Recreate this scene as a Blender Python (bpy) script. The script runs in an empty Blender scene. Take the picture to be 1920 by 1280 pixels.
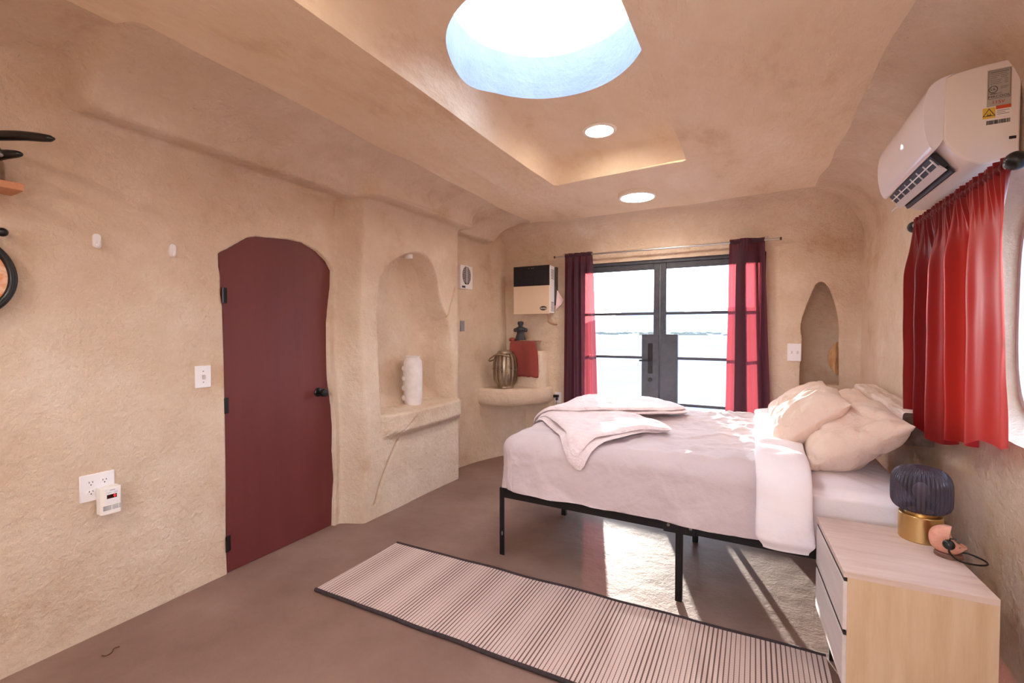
import bpy, bmesh, math, random
import numpy as np
from mathutils import Vector, Matrix, noise
from mathutils.geometry import delaunay_2d_cdt
PI = math.pi
random.seed(7)
C = bpy.context.scene
COL = C.collection

# ------------------------------------------------------------------ camera
cd = bpy.data.cameras.new('camera'); cam = bpy.data.objects.new('camera', cd); COL.objects.link(cam)
cam.location = (0, 0, 1.42)
cam.rotation_euler = (math.radians(90 - 1.35), 0, math.radians(28.16))
cd.lens = 850 / 1920 * 36; cd.sensor_width = 36; cd.clip_start = .02; cd.clip_end = 6000
C.camera = cam

# ------------------------------------------------------------------ exposure, world, sun
C.view_settings.view_transform = 'Standard'
C.view_settings.look = 'None'
C.view_settings.gamma = 1
C.view_settings.use_curve_mapping = False
C.view_settings.exposure = 0.7
C.cycles.use_denoising = True
C.cycles.max_bounces = 12
C.cycles.diffuse_bounces = 8
C.cycles.transparent_max_bounces = 24
C.cycles.sample_clamp_indirect = 8
SUN_DIR = Vector((-.322, .962, .076)).normalized()      # from the room towards the low sun

w = bpy.data.worlds.new('sky'); C.world = w; w.use_nodes = True
nt = w.node_tree; nt.nodes.clear()
def N(nt, t, **kw):
    n = nt.nodes.new(t)
    for k, v in kw.items():
        if k == 'inp':
            for a, b in v.items(): n.inputs[a].default_value = b
        else: setattr(n, k, v)
    return n
tc = N(nt, 'ShaderNodeTexCoord'); sp = N(nt, 'ShaderNodeSeparateXYZ'); nt.links.new(tc.outputs['Generated'], sp.inputs[0])
rp = N(nt, 'ShaderNodeValToRGB'); nt.links.new(sp.outputs['Z'], rp.inputs[0])
rp.color_ramp.elements[0].position = .0; rp.color_ramp.elements[0].color = (.70, .84, 1, 1)
rp.color_ramp.elements[1].position = .9; rp.color_ramp.elements[1].color = (.54, .71, 1, 1)
e = rp.color_ramp.elements.new(.3); e.color = (.60, .77, 1, 1)
nz = N(nt, 'ShaderNodeTexNoise', inp={'Scale': 3.2, 'Detail': 6, 'Roughness': .55})
mp = N(nt, 'ShaderNodeMapping', inp={'Scale': (1, 1, 5)}); nt.links.new(tc.outputs['Generated'], mp.inputs[0]); nt.links.new(mp.outputs[0], nz.inputs['Vector'])
cr = N(nt, 'ShaderNodeValToRGB'); nt.links.new(nz.outputs[0], cr.inputs[0])
cr.color_ramp.elements[0].position = .45; cr.color_ramp.elements[1].position = .62
mx = N(nt, 'ShaderNodeMix', data_type='RGBA'); nt.links.new(cr.outputs[0], mx.inputs[0]); nt.links.new(rp.outputs[0], mx.inputs[6]); mx.inputs[7].default_value = (.86, .93, 1, 1)
dt = N(nt, 'ShaderNodeVectorMath', operation='DOT_PRODUCT'); nt.links.new(tc.outputs['Generated'], dt.inputs[0]); dt.inputs[1].default_value = SUN_DIR
pw = N(nt, 'ShaderNodeMath', operation='POWER', use_clamp=True); nt.links.new(dt.outputs['Value'], pw.inputs[0]); pw.inputs[1].default_value = 60
ad = N(nt, 'ShaderNodeMix', data_type='RGBA', blend_type='ADD'); nt.links.new(pw.outputs[0], ad.inputs[0]); nt.links.new(mx.outputs[2], ad.inputs[6]); ad.inputs[7].default_value = (1.6, 1.3, .9, 1)
bg = N(nt, 'ShaderNodeBackground', inp={'Strength': 7.4}); nt.links.new(ad.outputs[2], bg.inputs[0])
wo = N(nt, 'ShaderNodeOutputWorld'); nt.links.new(bg.outputs[0], wo.inputs[0])

sl = bpy.data.lights.new('sun', 'SUN'); sl.energy = 15; sl.angle = math.radians(.6); sl.color = (1, .88, .74)
so = bpy.data.objects.new('sun', sl); COL.objects.link(so); so.rotation_euler = SUN_DIR.to_track_quat('Z', 'Y').to_euler()
LAMP_E = 48          # emission of the ceiling lamp diffusers
REAR_FILL_W = 4          # watts of each unseen fill lamp added behind the viewer

# ------------------------------------------------------------------ helpers
def lin(c):
    r = []
    for v in c:
        v /= 255
        r.append(v / 12.92 if v <= .04045 else ((v + .055) / 1.055) ** 2.4)
    return (*r, 1)
def sst(a, b, x):
    t = np.clip((np.asarray(x, float) - a) / (b - a), 0, 1); return t * t * (3 - 2 * t)
def ss(a, b, x):
    t = min(1, max(0, (x - a) / (b - a))); return t * t * (3 - 2 * t)
def nv(x, y, z=0): return noise.noise(Vector((x, y, z)))

class MB:
    def __init__(s): s.v = []; s.f = []
    def add(s, vs, fs):
        o = len(s.v); s.v += [tuple(v) for v in vs]; s.f += [tuple(i + o for i in f) for f in fs]; return s
    def box(s, x0, x1, y0, y1, z0, z1, M=None):
        v = [Vector((x, y, z)) for z in (z0, z1) for y in (y0, y1) for x in (x0, x1)]
        if M: v = [M @ p for p in v]
        return s.add(v, [(0, 2, 3, 1), (4, 5, 7, 6), (0, 1, 5, 4), (2, 6, 7, 3), (0, 4, 6, 2), (1, 3, 7, 5)])
    def tube(s, pts, r, n=10, cap=True):
        pts = [Vector(p) for p in pts]; m = len(pts); rs = r if isinstance(r, (list, tuple)) else [r] * m
        vs = []; up = None
        for i in range(m):
            t = (pts[min(i + 1, m - 1)] - pts[max(i - 1, 0)]).normalized()
            if up is None: up = t.orthogonal().normalized()
            up = (up - t * up.dot(t)); up = up.normalized() if up.length > 1e-6 else t.orthogonal().normalized()
            b = t.cross(up)
            for k in range(n):
                a = 2 * PI * k / n; vs.append(pts[i] + (up * math.cos(a) + b * math.sin(a)) * rs[i])
        fs = [(i * n + k, i * n + (k + 1) % n, (i + 1) * n + (k + 1) % n, (i + 1) * n + k) for i in range(m - 1) for k in range(n)]
        if cap: fs += [tuple(range(n))[::-1], tuple((m - 1) * n + k for k in range(n))]
        return s.add(vs, fs)
    def lathe(s, prof, n=32, c=(0, 0, 0), M=None, cap=True, fr=None):
        vs = []
        for j, (r, z) in enumerate(prof):
            for k in range(n):
                a = 2 * PI * k / n; q = r * (fr(a, j) if fr else 1)
                p = Vector((q * math.cos(a), q * math.sin(a), z))
                if M: p = M @ p
                vs.append(p + Vector(c))
        m = len(prof)
        fs = [(i * n + k, i * n + (k + 1) % n, (i + 1) * n + (k + 1) % n, (i + 1) * n + k) for i in range(m - 1) for k in range(n)]
        if cap: fs += [tuple(range(n))[::-1], tuple((m - 1) * n + k for k in range(n))]
        return s.add(vs, fs)
    def prism(s, poly, fn, d0, d1):
        """poly: list of (a,b); fn(a,b,d) -> point"""
        n = len(poly)
        vs = [fn(a, b, d0) for a, b in poly] + [fn(a, b, d1) for a, b in poly]
        fs = [tuple(range(n))[::-1], tuple(range(n, 2 * n))] + [(k, (k + 1) % n, n + (k + 1) % n, n + k) for k in range(n)]
        return s.add(vs, fs)
    def grid(s, nu, nvv, fn, closeu=False):
        vs = [fn(i / nu, j / nvv) for j in range(nvv + 1) for i in range(nu if closeu else nu + 1)]
        W = nu if closeu else nu + 1
        fs = [(j * W + i, j * W + (i + 1) % W, (j + 1) * W + (i + 1) % W, (j + 1) * W + i) for j in range(nvv) for i in range(nu)]
        return s.add(vs, fs)
    def ball(s, c, r, n=14, sc=(1, 1, 1)):
        prof = [(max(1e-4, math.sin(PI * k / n)) * r, -math.cos(PI * k / n) * r) for k in range(n + 1)]
        return s.lathe(prof, n * 2, c, Matrix.Diagonal((*sc, 1)), True)
    def build(s, name, mat, parent=None, smooth=True, ang=40, bevel=0, seg=2, fix=True):
        me = bpy.data.meshes.new(name); me.from_pydata([tuple(v) for v in s.v], [], s.f)
        if fix:
            bm = bmesh.new(); bm.from_mesh(me); bmesh.ops.recalc_face_normals(bm, faces=bm.faces); bm.to_mesh(me); bm.free()
        o = bpy.data.objects.new(name, me); COL.objects.link(o)
        if mat: me.materials.append(mat)
        if smooth:
            me.polygons.foreach_set('use_smooth', [True] * len(me.polygons)); me.set_sharp_from_angle(angle=math.radians(ang))
        if bevel:
            b = o.modifiers.new('bevel', 'BEVEL'); b.width = bevel; b.segments = seg; b.limit_method = 'ANGLE'; b.angle_limit = math.radians(35)
        if parent: o.parent = parent
        return o

def tag(o, label=None, cat=None, group=None, kind=None):
    if label: o['label'] = label
    if cat: o['category'] = cat
    if group: o['group'] = group
    if kind: o['kind'] = kind
    return o
def thing(name, label, cat, loc=(0, 0, 0), rz=0, group=None, kind=None):
    o = bpy.data.objects.new(name, None); COL.objects.link(o); o.location = loc; o.rotation_euler = (0, 0, rz)
    o.empty_display_size = .05
    return tag(o, label, cat, group, kind)
def copy_tree(o, parent=None):
    c = o.copy(); COL.objects.link(c); c.parent = parent
    for ch in [x for x in bpy.data.objects if x.parent == o]: copy_tree(ch, c)
    return c
def text_obj(name, body, mat, parent, loc, size, rot=(PI / 2, 0, 0), ext=.0004, shear=0, sx=1, align='CENTER'):
    cu = bpy.data.curves.new(name, 'FONT'); cu.body = body; cu.size = size; cu.extrude = ext; cu.align_x = align; cu.align_y = 'CENTER'; cu.shear = shear
    t = bpy.data.objects.new(name + '_src', cu); COL.objects.link(t)
    bpy.context.view_layer.update()
    me = bpy.data.meshes.new_from_object(t.evaluated_get(bpy.context.evaluated_depsgraph_get()))
    bpy.data.objects.remove(t); bpy.data.curves.remove(cu)
    me.materials.clear(); me.materials.append(mat)
    o = bpy.data.objects.new(name, me); COL.objects.link(o); o.parent = parent; o.location = loc; o.rotation_euler = rot; o.scale = (sx, 1, 1)
    return o
def spline(P, n=8, closed=False):
    P = [np.array(p, float) for p in P]; m = len(P); out = []
    for i in range(m if closed else m - 1):
        if closed: a, b, c, d = P[(i - 1) % m], P[i], P[(i + 1) % m], P[(i + 2) % m]
        else: a, b, c, d = P[max(i - 1, 0)], P[i], P[i + 1], P[min(i + 2, m - 1)]
        for k in range(n):
            t = k / n
            out.append(.5 * ((2 * b) + (-a + c) * t + (2 * a - 5 * b + 4 * c - d) * t * t + (-a + 3 * b - 3 * c + d) * t ** 3))
    if not closed: out.append(P[-1])
    return out

# ------------------------------------------------------------------ materials
def mat(name, col=(200, 200, 200), rough=.5, metal=0, **kw):
    m = bpy.data.materials.new(name); m.use_nodes = True; b = m.node_tree.nodes['Principled BSDF']
    b.inputs['Base Color'].default_value = lin(col); b.inputs['Roughness'].default_value = rough; b.inputs['Metallic'].default_value = metal
    for k, v in kw.items(): b.inputs[k.replace('_', ' ')].default_value = v
    return m
def noisy(m, cols, scale=4, detail=6, rough=.6, bump=0, bscale=40, coord='Object', stretch=(1, 1, 1), dist=.01, b2=0, b2scale=6):
    """several colours mixed by noise, plus a noise bump"""
    nt = m.node_tree; b = nt.nodes['Principled BSDF']; L = nt.links.new
    tc = N(nt, 'ShaderNodeTexCoord'); mp = N(nt, 'ShaderNodeMapping', inp={'Scale': stretch}); L(tc.outputs[coord], mp.inputs[0])
    n = N(nt, 'ShaderNodeTexNoise', inp={'Scale': scale, 'Detail': detail, 'Roughness': rough}); L(mp.outputs[0], n.inputs['Vector'])
    r = N(nt, 'ShaderNodeValToRGB'); L(n.outputs[0], r.inputs[0]); E = r.color_ramp.elements
    E[0].position = .3; E[0].color = lin(cols[0]); E[1].position = .7; E[1].color = lin(cols[-1])
    for i, c in enumerate(cols[1:-1]):
        q = E.new(.3 + .4 * (i + 1) / (len(cols) - 1)); q.color = lin(c)
    L(r.outputs[0], b.inputs['Base Color'])
    if bump:
        n2 = N(nt, 'ShaderNodeTexNoise', inp={'Scale': bscale, 'Detail': 8, 'Roughness': .6}); L(mp.outputs[0], n2.inputs['Vector'])
        bp = N(nt, 'ShaderNodeBump', inp={'Strength': bump, 'Distance': dist}); L(n2.outputs[0], bp.inputs['Height']); L(bp.outputs[0], b.inputs['Normal'])
        if b2:
            n3 = N(nt, 'ShaderNodeTexNoise', inp={'Scale': b2scale, 'Detail': 4, 'Roughness': .5}); L(mp.outputs[0], n3.inputs['Vector'])
            bq = N(nt, 'ShaderNodeBump', inp={'Strength': b2, 'Distance': .03}); L(n3.outputs[0], bq.inputs['Height']); L(bq.outputs[0], bp.inputs['Normal'])
    return m
def emis(name, col, s):
    m = bpy.data.materials.new(name); m.use_nodes = True; nt = m.node_tree; nt.nodes.clear()
    e = N(nt, 'ShaderNodeEmission', inp={'Color': lin(col), 'Strength': s}); o = N(nt, 'ShaderNodeOutputMaterial'); nt.links.new(e.outputs[0], o.inputs[0]); return m
def cloth(name, col, tcol, tr=.4, thin=0, rough=.6, sheen=0, bump=.15):
    """fabric that lets part of the light through (translucent), optionally see-through between threads"""
    m = bpy.data.materials.new(name); m.use_nodes = True; nt = m.node_tree; L = nt.links.new; b = nt.nodes['Principled BSDF']; o = nt.nodes['Material Output']
    b.inputs['Base Color'].default_value = lin(col); b.inputs['Roughness'].default_value = rough
    if sheen: b.inputs['Sheen Weight'].default_value = sheen
    tc = N(nt, 'ShaderNodeTexCoord')
    wv = N(nt, 'ShaderNodeTexNoise', inp={'Scale': 160, 'Detail': 3}); mp = N(nt, 'ShaderNodeMapping', inp={'Scale': (1, 1, .25)}); L(tc.outputs['Object'], mp.inputs[0]); L(mp.outputs[0], wv.inputs['Vector'])
    bp = N(nt, 'ShaderNodeBump', inp={'Strength': bump, 'Distance': .002}); L(wv.outputs[0], bp.inputs['Height']); L(bp.outputs[0], b.inputs['Normal'])
    t = N(nt, 'ShaderNodeBsdfTranslucent', inp={'Color': lin(tcol)})
    a = N(nt, 'ShaderNodeMixShader', inp={0: tr}); L(b.outputs[0], a.inputs[1]); L(t.outputs[0], a.inputs[2]); out = a
    if thin:
        tp = N(nt, 'ShaderNodeBsdfTransparent', inp={'Color': lin(tcol)}); a2 = N(nt, 'ShaderNodeMixShader', inp={0: thin}); L(a.outputs[0], a2.inputs[1]); L(tp.outputs[0], a2.inputs[2]); out = a2
    L(out.outputs[0], o.inputs[0]); return m
def glass_thin(name, tint=(250, 252, 255), refl=.5):
    m = bpy.data.materials.new(name); m.use_nodes = True; nt = m.node_tree; nt.nodes.clear(); L = nt.links.new
    t = N(nt, 'ShaderNodeBsdfTransparent', inp={'Color': lin(tint)}); g = N(nt, 'ShaderNodeBsdfGlossy', inp={'Roughness': .02}); f = N(nt, 'ShaderNodeFresnel', inp={'IOR': 1.45})
    k = N(nt, 'ShaderNodeMath', operation='MULTIPLY'); L(f.outputs[0], k.inputs[0]); k.inputs[1].default_value = refl
    x = N(nt, 'ShaderNodeMixShader'); L(k.outputs[0], x.inputs[0]); L(t.outputs[0], x.inputs[1]); L(g.outputs[0], x.inputs[2])
    o = N(nt, 'ShaderNodeOutputMaterial'); L(x.outputs[0], o.inputs[0]); return m

PLA = [(198, 168, 140), (213, 191, 167), (219, 199, 177), (228, 212, 194)]
plaster = noisy(mat('plaster', rough=.85), PLA, 2.2, 12, .68, .7, 30, 'Object', (1, 1, 1), .02, .6, 5)
plaster_c = noisy(mat('ceiling_plaster', rough=.85), [(212, 180, 146), (231, 208, 178), (237, 216, 190), (242, 226, 204)], 2.0, 12, .68, .6, 24, 'Object', (1, .45, 1), .018, .5, 4)
sky_tint_pl = noisy(mat('sky_tinted_plaster', rough=.85), [(152, 162, 192), (166, 176, 204)], 6, 8, .6, .5, 30)  # blue cast of the sky light is put into the shaft colour
floor_m = noisy(mat('concrete_floor', rough=.6, Specular_IOR_Level=.35), [(122, 95, 83), (136, 109, 97), (150, 124, 112)], 1.7, 10, .62, .3, 70, dist=.004, b2=.12, b2scale=9)
maroon = noisy(mat('maroon_paint', rough=.45), [(100, 42, 42), (108, 48, 47)], 8, 4, .5, .08, 90, stretch=(1, 1, .1))
black = mat('black_metal', (20, 20, 23), .4, .3)
blackp = mat('black_plastic', (16, 16, 18), .3)
whitep = mat('white_plastic', (238, 236, 238), .35)
screwm = mat('screw_metal', (150, 148, 145), .3, 1)
darkslot = mat('dark_slot', (28, 26, 28), .7)
frame_m = noisy(mat('dark_door_frame', rough=.5), [(58, 62, 72), (72, 76, 86)], 20, 5, .5, .1, 80)
glass = glass_thin('window_glass')
sheer = cloth('plum_sheer', (72, 42, 62), (158, 66, 72), .32, .18, .7, .3)
redsat = cloth('red_satin', (112, 12, 18), (190, 40, 22), .24, 0, .42, 0, .06)
redsat.node_tree.nodes['Principled BSDF'].inputs['Specular IOR Level'].default_value = .22
steel = mat('brushed_steel', (200, 198, 195), .3, 1)
pink_cl = noisy(mat('pink_cotton', rough=.9, Sheen_Weight=.2), [(198, 184, 187), (208, 194, 196)], 3, 6, .5, .25, 120, dist=.003, b2=.25, b2scale=14)
white_cl = noisy(mat('white_cotton', rough=.9, Sheen_Weight=.2), [(238, 230, 234), (243, 237, 240)], 3, 6, .5, .2, 110, dist=.003, b2=.2, b2scale=12)
fleece = noisy(mat('pink_fleece', rough=.95, Sheen_Weight=.5), [(222, 200, 203), (236, 220, 222), (240, 228, 228)], 14, 8, .7, .8, 90, dist=.008, b2=.4, b2scale=18)
pil_m = noisy(mat('pillow_cotton', rough=.9, Sheen_Weight=.2), [(222, 198, 180), (230, 208, 192)], 3, 5, .5, .3, 90, dist=.004, b2=.7, b2scale=11)
brass = mat('brushed_brass', (212, 180, 122), .3, 1)
pewter = noisy(mat('aged_metal', rough=.35, metal=.9), [(120, 105, 90), (190, 172, 150)], 12, 6, .6, .2, 60)
stone_d = noisy(mat('dark_stone', rough=.6), [(40, 42, 50), (66, 66, 74)], 20, 6, .6, .4, 60)
rust = cloth('rust_linen', (150, 66, 58), (160, 60, 50), .12, 0, .85, .2, .3)

def wood(name, cols, sc=3, stretch=(1, 14, 14), rough=.5, bump=.15):
    return noisy(mat(name, rough=rough), cols, sc, 9, .62, bump, sc * 3, 'Object', stretch, .004)
oak = wood('pale_oak', [(196, 166, 132), (208, 180, 148), (216, 192, 162)], 2.4, (9, 9, .9))
oaktop = wood('daylit_oak', [(196, 172, 160), (210, 188, 178), (218, 200, 190)], 2.4, (1.2, 9, 9))  # cool window light on the nightstand top is put into this oak tone
oakside = wood('pale_grey_oak', [(206, 196, 194), (222, 214, 212)], 2.4, (9, 1, 9))
beamw = wood('white_washed_beam', [(176, 146, 126), (222, 206, 196), (232, 220, 214)], 2.2, (9, 1, 9), .7, .5)
beam_end = wood('beam_end_grain', [(70, 52, 44), (110, 84, 70)], 9, (3, 3, 3), .8, .5)
pine = wood('pine', [(190, 128, 92), (206, 146, 108)], 3, (9, 1, 9))
saltm = noisy(mat('pink_salt', rough=.45, Subsurface_Weight=.3, Subsurface_Scale=.02), [(206, 140, 116), (226, 172, 150)], 22, 6, .6, .5, 40)

# ------------------------------------------------------------------ setting: left wall
def sd_poly(Y, Z, P):
    """signed distance (numpy), negative inside"""
    P = np.array(P, float); d = np.full(Y.shape, 1e9); ins = np.zeros(Y.shape, bool); n = len(P)
    for i in range(n):
        a, b = P[i], P[(i + 1) % n]; e = b - a; L = max(1e-12, e @ e)
        t = np.clip(((Y - a[0]) * e[0] + (Z - a[1]) * e[1]) / L, 0, 1)
        d = np.minimum(d, np.hypot(Y - a[0] - t * e[0], Z - a[1] - t * e[1]))
        c = ((a[1] > Z) != (b[1] > Z)); 
        with np.errstate(all='ignore'): xx = a[0] + (Z - a[1]) * e[0] / (e[1] if abs(e[1]) > 1e-12 else 1e-12)
        ins ^= c & (Y < xx)
    return np.where(ins, -d, d)

f_, yaw_, pit_ = 850., math.radians(28.16), math.radians(1.35)
Fh = np.array([-math.sin(yaw_), math.cos(yaw_), 0]); Rt = np.array([math.cos(yaw_), math.sin(yaw_), 0]); Uh = np.array([0, 0, 1.])
Fw = Fh * math.cos(pit_) - Uh * math.sin(pit_); Up = Uh * math.cos(pit_) + Fh * math.sin(pit_); CAM = np.array([0, 0, 1.42])
def ray(px, py): return Fw + Rt * (px - 960) / f_ - Up * (py - 640) / f_
# measurements taken from the photograph, turned into positions on a surveyed plane
def onx(px, py, x): d = ray(px, py); return CAM + d * (x / d[0])
def ony(px, py, y): d = ray(px, py); return CAM + d * (y / d[1])
def onz(px, py, z): d = ray(px, py); return CAM + d * ((z - 1.42) / d[2])

XL = -2.70
door_px = [(410.8, 474), (427.8, 466.7), (449, 454.5), (465, 445.5), (481, 443.4), (512.8, 446.5), (539, 448.7), (566, 454.5), (592.4, 470.5), (611, 489), (620.5, 507.6), (620, 536.8), (616.3, 568.7), (613, 606), (613, 659), (615, 712), (621.6, 760), (624.3, 802), (623.8, 845), (627, 898), (624.3, 940), (622.7, 987)]
door_poly = [tuple(onx(a, b, XL)[1:]) for a, b in door_px]
door_poly[-1] = (door_poly[-1][0], .004)
door_poly += [(1.525, .004), (1.523, .5), (1.522, 1.0), (1.522, 1.5)]
niche_px = [(716, 778), (713, 720), (711, 650), (709, 585), (712, 540), (722, 510), (740, 489), (768, 475), (790, 476), (804, 488), (815, 512), (820, 545), (828, 575), (838, 600), (843, 640), (847, 690), (852, 748)]
niche_poly = [tuple(onx(a, b, -2.51)[1:]) for a, b in niche_px]
niche_poly = [tuple(p) for p in spline(niche_poly, 4)]
nb = .775
niche_poly = [(a, max(b, nb)) for a, b in niche_poly]

ys = np.concatenate([np.arange(-1.6, .5, .05), np.arange(.5, 4.92, .009)])
zs = np.concatenate([np.arange(-.03, 2.36, .009)])
cA = spline([(XL, 2.36), (-2.67, 2.385), (-2.59, 2.378), (-2.535, 2.385), (-2.50, 2.42), (-2.40, 2.50), (-2.2, 2.56), (-2.0, 2.59)], 7)[1:]
cB = spline([(XL, 2.36), (-2.70, 2.42), (-2.695, 2.475), (-2.67, 2.52), (-2.60, 2.55), (-2.45, 2.572), (-2.2, 2.585), (-2.0, 2.592)], 7)[1:]
nw, ncv = len(zs), len(cA)
Yg, Sg = np.meshgrid(ys, np.arange(nw + ncv), indexing='ij')
m_ledge = sst(.81, .89, ys) * (1 - sst(4.25, 4.5, ys))
X = np.zeros(Yg.shape); Z = np.zeros(Yg.shape); Wt = np.ones(Yg.shape)
X[:, :nw] = XL; Z[:, :nw] = zs[None, :]
for k in range(ncv):
    X[:, nw + k] = cA[k][0] * m_ledge + cB[k][0] * (1 - m_ledge); Z[:, nw + k] = cA[k][1] * m_ledge + cB[k][1] * (1 - m_ledge)
    Wt[:, nw + k] = (1 - k / (ncv - 1)) ** .8
# overhang of the ledge gets gentler right above the wall too
pier_e0 = 2.30 + .02 * np.sin(Z * 3.1)
P_ = sst(0, 1, (Yg - pier_e0) / .115) * (1 - sst(3.57, 3.66, Yg))
zz = np.minimum(Z, 2.36)
amp = .185 + .02 * (Yg - 2.4) / 1.2
lo = np.array([[noise.noise(Vector((a * .9, b * .9, 3.1))) for b in zs] for a in ys])
md = np.array([[noise.noise(Vector((a * 3.3, b * 3.3, 8.4))) for b in zs] for a in ys])
NZ = np.concatenate([lo * .016 + md * .0055, np.repeat((lo * .016 + md * .0055)[:, -1:], ncv, 1)], 1)
W2_ = 1 - sst(.42, .95, np.clip((Sg - nw) / (ncv - 1), 0, 1))
disp = P_ * amp * W2_ + NZ * Wt
# wall swings inwards towards the far corner, most at the floor
disp += np.clip(Yg - 3.85, 0, 9) ** 2 * .34 * (1 - sst(.5, 1.1, Z)) * Wt + np.clip(Yg - 3.7, 0, 9) * .07 * Wt * sst(3.7, 4, Yg)
# jamb side of the door swells slightly
ds = sd_poly(Yg, Z, [(a, b if b > .01 else -.06) for a, b in door_poly])
disp += .02 * (1 - sst(0, .12, np.abs(ds))) * sst(2.0, 2.2, Yg) * (Z < 2.2)
disp = np.where(Sg < nw, disp * (1 - sst(.0, -.012, -(ds + .004)) * 0) - .10 * (1 - sst(-.014, .002, ds)), disp)
nsd = sd_poly(Yg, Z, niche_poly)
disp = np.where(Sg < nw, disp - .25 * (1 - sst(-.022, .010, nsd)) * (.72 + .28 * sst(0, .5, -nsd / .3)), disp)
# rounded ledge below the niche
bul = np.sqrt(np.clip(1 - ((Yg - 3.10) / .52) ** 2, 0, 1))
lip = .088 * bul * sst(.555, .64, Z + .03 * np.clip(Yg - 3.1, -1, 1) * 0) * (1 - sst(nb - .012, nb + .004, Z))
disp += np.where(Sg < nw, lip, 0)
# cracks in the plaster
def crack(poly_px, x, wd, dp):
    global disp
    pts = [onx(a, b, x)[1:] for a, b in poly_px]
    for i in range(len(pts) - 1):
        a, b = pts[i], pts[i + 1]; e = b - a; t = np.clip(((Yg - a[0]) * e[0] + (Z - a[1]) * e[1]) / (e @ e), 0, 1)
        d = np.hypot(Yg - a[0] - t * e[0], Z - a[1] - t * e[1])
        disp = np.where(Sg < nw, disp - dp * (1 - sst(wd * .2, wd, d)), disp)
crack([(704, 945), (714, 905), (728, 865), (745, 825)], -2.51, .013, .03)
crack([(745, 825), (765, 800), (780, 780)], -2.44, .008, .012)
crack([(853, 540), (848, 565), (842, 590), (838, 602)], -2.5, .011, .025)
X += disp
V = np.stack([X, Yg, Z], -1).reshape(-1, 3); nS = nw + ncv
idx = np.arange(V.shape[0]).reshape(len(ys), nS)
Fc = np.stack([idx[:-1, :-1], idx[1:, :-1], idx[1:, 1:], idx[:-1, 1:]], -1).reshape(-1, 4)
me = bpy.data.meshes.new('wall_left'); me.from_pydata(V.tolist(), [], Fc.tolist())
me.polygons.foreach_set('use_smooth', [True] * len(me.polygons)); me.materials.append(plaster)
wl = bpy.data.objects.new('wall_left', me); COL.objects.link(wl); tag(wl, 'tan hand-trowelled plaster wall with niche pier and maroon door', kind='structure')
def wall_x(y, z):
    i = int(np.clip(np.searchsorted(ys, y), 0, len(ys) - 1)); j = int(np.clip(np.searchsorted(zs, z), 0, nw - 1)); return float(X[i, j])

# dark lines down in the cracks (the gap itself is open and unlit): thin gaps are part of the wall mesh above

# ------------------------------------------------------------------ CDT sheets: far wall, right wall, ceiling
def cdt_sheet(outer, holes, step, fn, keepedge=.02, extra=()):
    """outer/holes: lists of 2d points; returns MB with points mapped by fn(a,b)"""
    pts = []; edges = []
    def loop(P, dens):
        out = []
        for i in range(len(P)):
            a, b = np.array(P[i], float), np.array(P[(i + 1) % len(P)], float); n = max(1, int(np.hypot(*(b - a)) / dens))
            out += [tuple(a + (b - a) * k / n) for k in range(n)]
        o = len(pts); pts.extend(out); edges.extend([(o + k, o + (k + 1) % len(out)) for k in range(len(out))]); return out
    lo_ = loop(outer, step); hl = [loop(h, step * .6) for h in holes]
    A = np.array(outer); x0, y0 = A.min(0); x1, y1 = A.max(0)
    gx, gy = np.meshgrid(np.arange(x0 + step * .5, x1, step), np.arange(y0 + step * .5, y1, step))
    ok = sd_poly(gx, gy, outer) < -step * .4
    for h in hl: ok &= np.abs(sd_poly(gx, gy, h)) > step * .4
    for h in hl: ok &= sd_poly(gx, gy, h) > 0
    pts += list(zip(gx[ok].tolist(), gy[ok].tolist()))
    vs, es, fs, _, _, _ = delaunay_2d_cdt([Vector(p) for p in pts], edges, [], 0, 1e-6)
    P2 = np.array([tuple(v) for v in vs]); cen = np.array([P2[list(f)].mean(0) for f in fs])
    keep = sd_poly(cen[:, 0], cen[:, 1], outer) < 0
    for h in hl: keep &= sd_poly(cen[:, 0], cen[:, 1], h) > 0
    mb = MB(); mb.add([fn(a, b) for a, b in P2], [tuple(f) for f, k in zip(fs, keep) if k])
    return mb, hl
def ring(mb, loop, f0, f1, n=3):
    """side wall of a hole from f0(a,b) to f1(a,b)"""
    m = len(loop); vs = []
    for j in range(n + 1):
        t = j / n
        for a, b in loop: vs.append(Vector(f0(a, b)).lerp(Vector(f1(a, b)), t))
    fs = [(j * m + k, j * m + (k + 1) % m, (j + 1) * m + (k + 1) % m, (j + 1) * m + k) for j in range(n) for k in range(m)]
    mb.add(vs, fs)

YB, XR, ZC = 4.75, .80, 2.58
def cove(s, base, a, b):            # s up the wall -> (outward offset, z)
    if s < base: return 0., s
    t = min(1, (s - base) / (.9 * (a + b) * .85)); ph = t * PI / 2
    return a * (1 - math.cos(ph)), base + b * math.sin(ph)
def back_fn(x, s):
    o, z = cove(s, 2.30, .42, .29)
    k = 1 - min(1, o / .42)
    n = (nv(x * 1.1, s * 1.1, 5) * .022 + nv(x * 3.5, s * 3.5, 2) * .006) * k
    edge = .03 * math.exp(-((x - .35) / .28) ** 2) * k            # soft swelling around the arched niche
    return (x, YB - o - n - edge, z)
nich_px = [(1498, 722), (1498.6, 683), (1501, 655), (1502.7, 634), (1499.6, 616), (1503.7, 593.5), (1510, 575), (1517, 559), (1525, 540), (1532, 531), (1540, 528.5), (1547, 532), (1554, 541), (1559, 553), (1563.7, 567), (1568, 582), (1570.8, 597.6), (1572.4, 618), (1571.6, 640), (1572, 654), (1572, 722)]
nich = [(ony(a, b, YB)[0], ony(a, b, YB)[2]) for a, b in nich_px]
nich = [tuple(p) for p in spline(nich, 4)]
DX0, DX1, DZ1 = -1.775, .085, 2.145
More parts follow.
